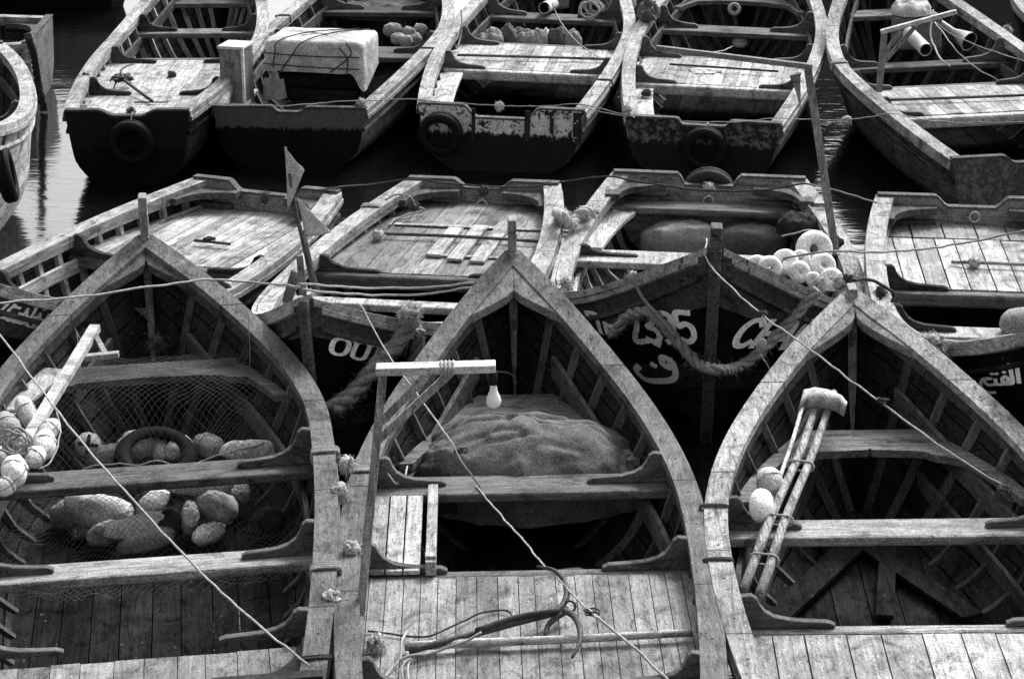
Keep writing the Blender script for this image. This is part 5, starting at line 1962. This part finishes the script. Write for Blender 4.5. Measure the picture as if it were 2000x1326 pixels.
stick(fw_(B3, [(900, 20, .90), (902, 60, .62), (893, 96, .48)]), .006, ROPE_L, 'thin upright line at the left of the peeling transom boat', 'line', 'line')


def pipe(px, py, b, z, R_, ln, dirv, label, mat=None, bell=False, name='exhaust_pipe'):
    c = b.mw @ b.at(px, py, z)
    d = Vector(dirv).normalized()
    mb = MB()
    q = [c + d * (-ln * i / 6) for i in range(7)]
    rs = [R_] * 7 if not bell else [R_ * (1.7 - 1.2 * min(1, i / 3)) for i in range(7)]
    mb.tube(q, rs, 20, cap=False)
    mb.tube([p + d * .0 for p in q], [k * .86 for k in rs], 20, cap=False, mi=1)
    e = len(mb.v)
    # rim
    a0_, a1_ = 0, 7 * 20
    mb.f += [(a0_ + k, a0_ + (k + 1) % 20, a1_ + (k + 1) % 20, a1_ + k) for k in range(20)]
    mb.mi += [0] * 20
    mb.tn += [.5] * 20
    mb.uv += [[(0, 0)] * 4] * 20
    return tag(recentre(mb.build(name, [mat or IRON_L, CLOTH_D], smooth=True)), label, 'exhaust pipe')


pipe(1063, 16, B3, .62, .058, .45, (-.18, -.85, .1), 'pale exhaust pipe pointing at the viewer above the thwart of the peeling transom boat')
mb = MB()
c = B3.mw @ B3.at(1085, 8, .5)
mb.box(c + Vector((.02, .1, .12)), (.24, .3, .34))
tag(recentre(mb.build('engine_housing', plain('engine_grey', .20, .6), bevel=.03)), 'pale engine housing beside the exhaust pipe of the peeling transom boat', 'engine')
rope(fw_(B3, [(1078, 5, .72), (1090, 35, .6), (1120, 75, .55), (1150, 100, .5), (1175, 115, .49)]), .006, ROPE_L, 'thin line falling from the exhaust pipe to the deck pole', n=6)
for k in range(3):
    coil(B3.mw @ B3.at(1150 + 8 * k, 22 - 3 * k, .62), .09 - .015 * k, 2, .013, ROPE_M, ('outer', 'middle', 'inner')[k] + ' grey hose coil on the right side of the thwart of the peeling transom boat', seed=20 + k, mess=.15, tilt=Matrix.Rotation(.9, 3, 'X'))
mound(B3.mw @ B3.at(1215, 12, .62), .12, .2, .14, 'pale sacking draped over the right gunwale beside the hose coils', SACK_L, 52, amp=.4, freq=7)
# boat with scabby transom
ringfloat(B4.mw @ B4.at(1434, 18, .66), .045, .018, (0, -1, .4), 'dull ring fixed on the bow shelf of the scabby transom boat', None, FLOAT_D)
floatball(B4.mw @ B4.at(1445, 82, .38), (.15, .13, .12), 'pale oval float in the dark behind the whitewashed deck', FLOAT_M, (0, 0, .3), seed=101)
rope(fw_(B4, [(1435, 90, .36), (1410, 100, .40), (1392, 103, .44), (1370, 108, .46)]), .008, ROPE_L, 'short pale rope from the oval float to the whitewashed deck')
stick(fw_(B4, [(1308, 126, .49), (1400, 132, .49), (1520, 140, .49)]), .010, wood('deck_bar', .06, 'X', 1), 'dark bar lying across the whitewashed deck', 'bar', 'bar')
tuft(B4.mw @ B4.at(1262, 182, .46), 'dark wire snarl on the left side bench of the scabby transom boat', 30, .12, FIBRE_D, .003, 105)
tuft(P(1224, 213, .56), 'frayed brush of rope on the left corner of the scabby transom', 60, .06, FIBRE, .003, 106)
nn = mound(B4.mw @ B4.at(1268, 30, .66), .10, .3, .12, 'shaggy net hung over the left gunwale of the scabby transom boat', SACK, 57, amp=.6, freq=12)
mound(B4.mw @ B4.at(1375, 140, .452), .14, .1, .018, 'flat white cloth scrap on the whitewashed deck', CLOTH_W, 58, amp=.7, freq=14, name='cloth_scrap', cat='cloth')
# right back row boat: engine, pipes
mound(B5.mw @ B5.at(1800, 110, .22), .34, .24, .36, 'dark cloth covering the engine of the right back row boat', plain('engine_cloth', .07, .9, stain=.8, bump=1, sc=7, bd=.02), 61, amp=.3, freq=4, power=.4, name='engine_cover', cat='engine cover')
mb = MB()
mb.box(B5.mw @ B5.at(1790, 50, .75) + Vector((0, 0, -.05)), (.42, .3, .3))
tag(recentre(mb.build('engine_box', plain('box_dull', .12, .8), bevel=.03)), 'square dull box above the engine cloth of the right back row boat', 'wooden box')
mound(B5.mw @ B5.at(1778, 26, .86), .17, .17, .13, 'white cloth bunched on top of the square dull box', CLOTH_W, 63, amp=.35, freq=6, name='cloth_bunch', cat='cloth')
pipe(1808, 98, B5, .70, .058, .42, (.20, -.9, -.15), 'pale exhaust pipe pointing down beside the lamp bracket of the right back row boat')
pipe(1893, 82, B5, .62, .055, .42, (.55, -.75, -.3), 'flared pale pipe lying right of the engine of the right back row boat', bell=True)
floatball(B5.mw @ B5.at(1872, 45, .66), (.15, .2, .17), 'pale swollen elbow of pipe above the flared pipe', IRON_L, (0, 0, .5), seed=111, groove=False, name='pipe_elbow', cat='pipe')
stick(fw_(B5, [(1728, 196, .525), (1850, 192, .525), (2010, 186, .525)]), .012, wood('deck_pole2', .09, 'X', 1), 'dark pole lying across the mid deck of the right back row boat', 'pole', 'pole')
rope([D(1826, 44, 21.6), B5.mw @ B5.at(1870, 100, .9), B5.mw @ B5.at(1910, 135, .65), B5.mw @ B5.at(1950, 158, .50)], .006, ROPE_L, 'pale line from the bracket arm down to the deck of the right back row boat')
rope([D(1826, 44, 21.6), B5.mw @ B5.at(1880, 78, .9), B5.mw @ B5.at(2005, 122, .75)], .005, ROPE_L, 'thin line from the bracket arm to the right edge')
rope([D(1822, 20, 21.8), D(1818, 70, 21.6), D(1826, 95, 21.4), D(1840, 118, 21.0), D(1856, 130, 20.9)], .009, ROPE_L, 'pale rope hanging in a loop beside the exhaust pipe at the right')
tuft(P(1968, 58, .70), 'lashing of pale rope on the far right gunwale of the right back row boat', 50, .08, FIBRE, .003, 113)
# leftmost back row boat: anchor, knots
go = empty('grapnel_anchor', B1.mw @ B1.at(262, 182, .46), (0, 0, .2))
tag(go, 'small iron grapnel on the pale deck of the leftmost back row boat', 'anchor')
gl = go.location
rl = lambda px, py, z: Matrix.Rotation(-.2, 3, 'Z') @ ((B1.mw @ B1.at(px, py, z)) - gl)
mb = MB()
mb.tube([rl(240, 155, .54), rl(270, 178, .50), rl(297, 198, .48)], .014, 8)
mb.build('shank', IRON, go, smooth=True)
for pl in (((240, 155, .54), (228, 160, .50), (222, 172, .46)), ((240, 155, .54), (236, 140, .58), (246, 130, .58), (262, 126, .55)), ((240, 155, .54), (252, 150, .52), (256, 165, .48)), ((240, 155, .54), (222, 150, .55), (215, 160, .5))):
    mb = MB()
    q = cr([rl(*t) for t in pl], 5)
    mb.tube(q, [.013 - .008 * i / len(q) for i in range(len(q))], 7)
    mb.build('hook', IRON, go, smooth=True)
coil(B1.mw @ B1.at(240, 160, .50), .07, 4, .006, ROPE_D, 'dark line wound over the small grapnel', seed=31, mess=.4, z=.015)
tuft(B1.mw @ B1.at(336, 146, .47), 'small dark knot standing on the pale deck of the leftmost back row boat', 30, .06, FIBRE_D, .004, 121)
stick(fw_(B1, [(262, 200, .465), (328, 200, .465)]), .006, DARK, 'thin dark rod on the pale deck near the small grapnel', 'rod', 'rod')
tuft(P(168, 150, .58), 'dark frayed rope on the left gunwale of the leftmost back row boat', 40, .08, FIBRE_D, .003, 122)
# left edge boat rope gear
strand3([P(54, 70, .9), P(66, 110, .6), P(72, 150, .35), P(80, 190, .15), P(86, 215, .02)], .035, plain('weedy_rope', .05, .95, stain=.8, bump=1, sc=25), 'weedy dark rope hanging into the water at the left', tw=.3, fuzz=80)
tuft(P(44, 236, 1.0), 'matted pale rope fibres on the gunwale of the boat at the left edge', 90, .10, FIBRE, .003, 131)
tuft(P(30, 262, .95), 'second matted bundle of pale fibres above the hanging tyre', 70, .09, FIBRE, .003, 132)
# ------------------------------------------------------------ water
def water():
    g = G('harbour_water')
    a = g.noise(g.coord(scale=(1, 2.2, 1)), 1.1, 3, .5, .4)
    b_ = g.noise(g.coord(scale=(1, 2.6, 1)), 5.5, 3, .55, .3)
    h = g.math('ADD', a, g.math('MULTIPLY', b_, .30))
    scum = g.noise(g.coord(scale=(1, 1.8, 1)), 14, 6, .75, .6)
    m = g.finish(g.rng(scum, .70, .74, .004, .05), g.rng(scum, .66, .74, .08, .4), h, .42, .02, .5)
    g.p.inputs['IOR'].default_value = 1.6
    mb = MB()
    S = 250
    mb.add([(-S, -S, 0), (S, -S, 0), (S, S, 0), (-S, S, 0)], [(0, 1, 2, 3)])
    o = mb.build('water', m)
    tag(o, 'still dark harbour water between the moored boats', None, None, 'structure')

    # added wall out of view beyond the back row, its reflection darkens the right-hand water
    mb = MB()
    for i in range(24):
        mb.box((1.0 + i * 1.6 + .8, 44, 3.2), (1.58, 3.0, 6.4 + random.uniform(-.1, .1)), tone=random.random())
    tag(mb.build('added_reflection_wall', wood('reflection_wall_grey', .08, 'X', .6), None, bevel=.03), None, None, None, 'structure')


water()
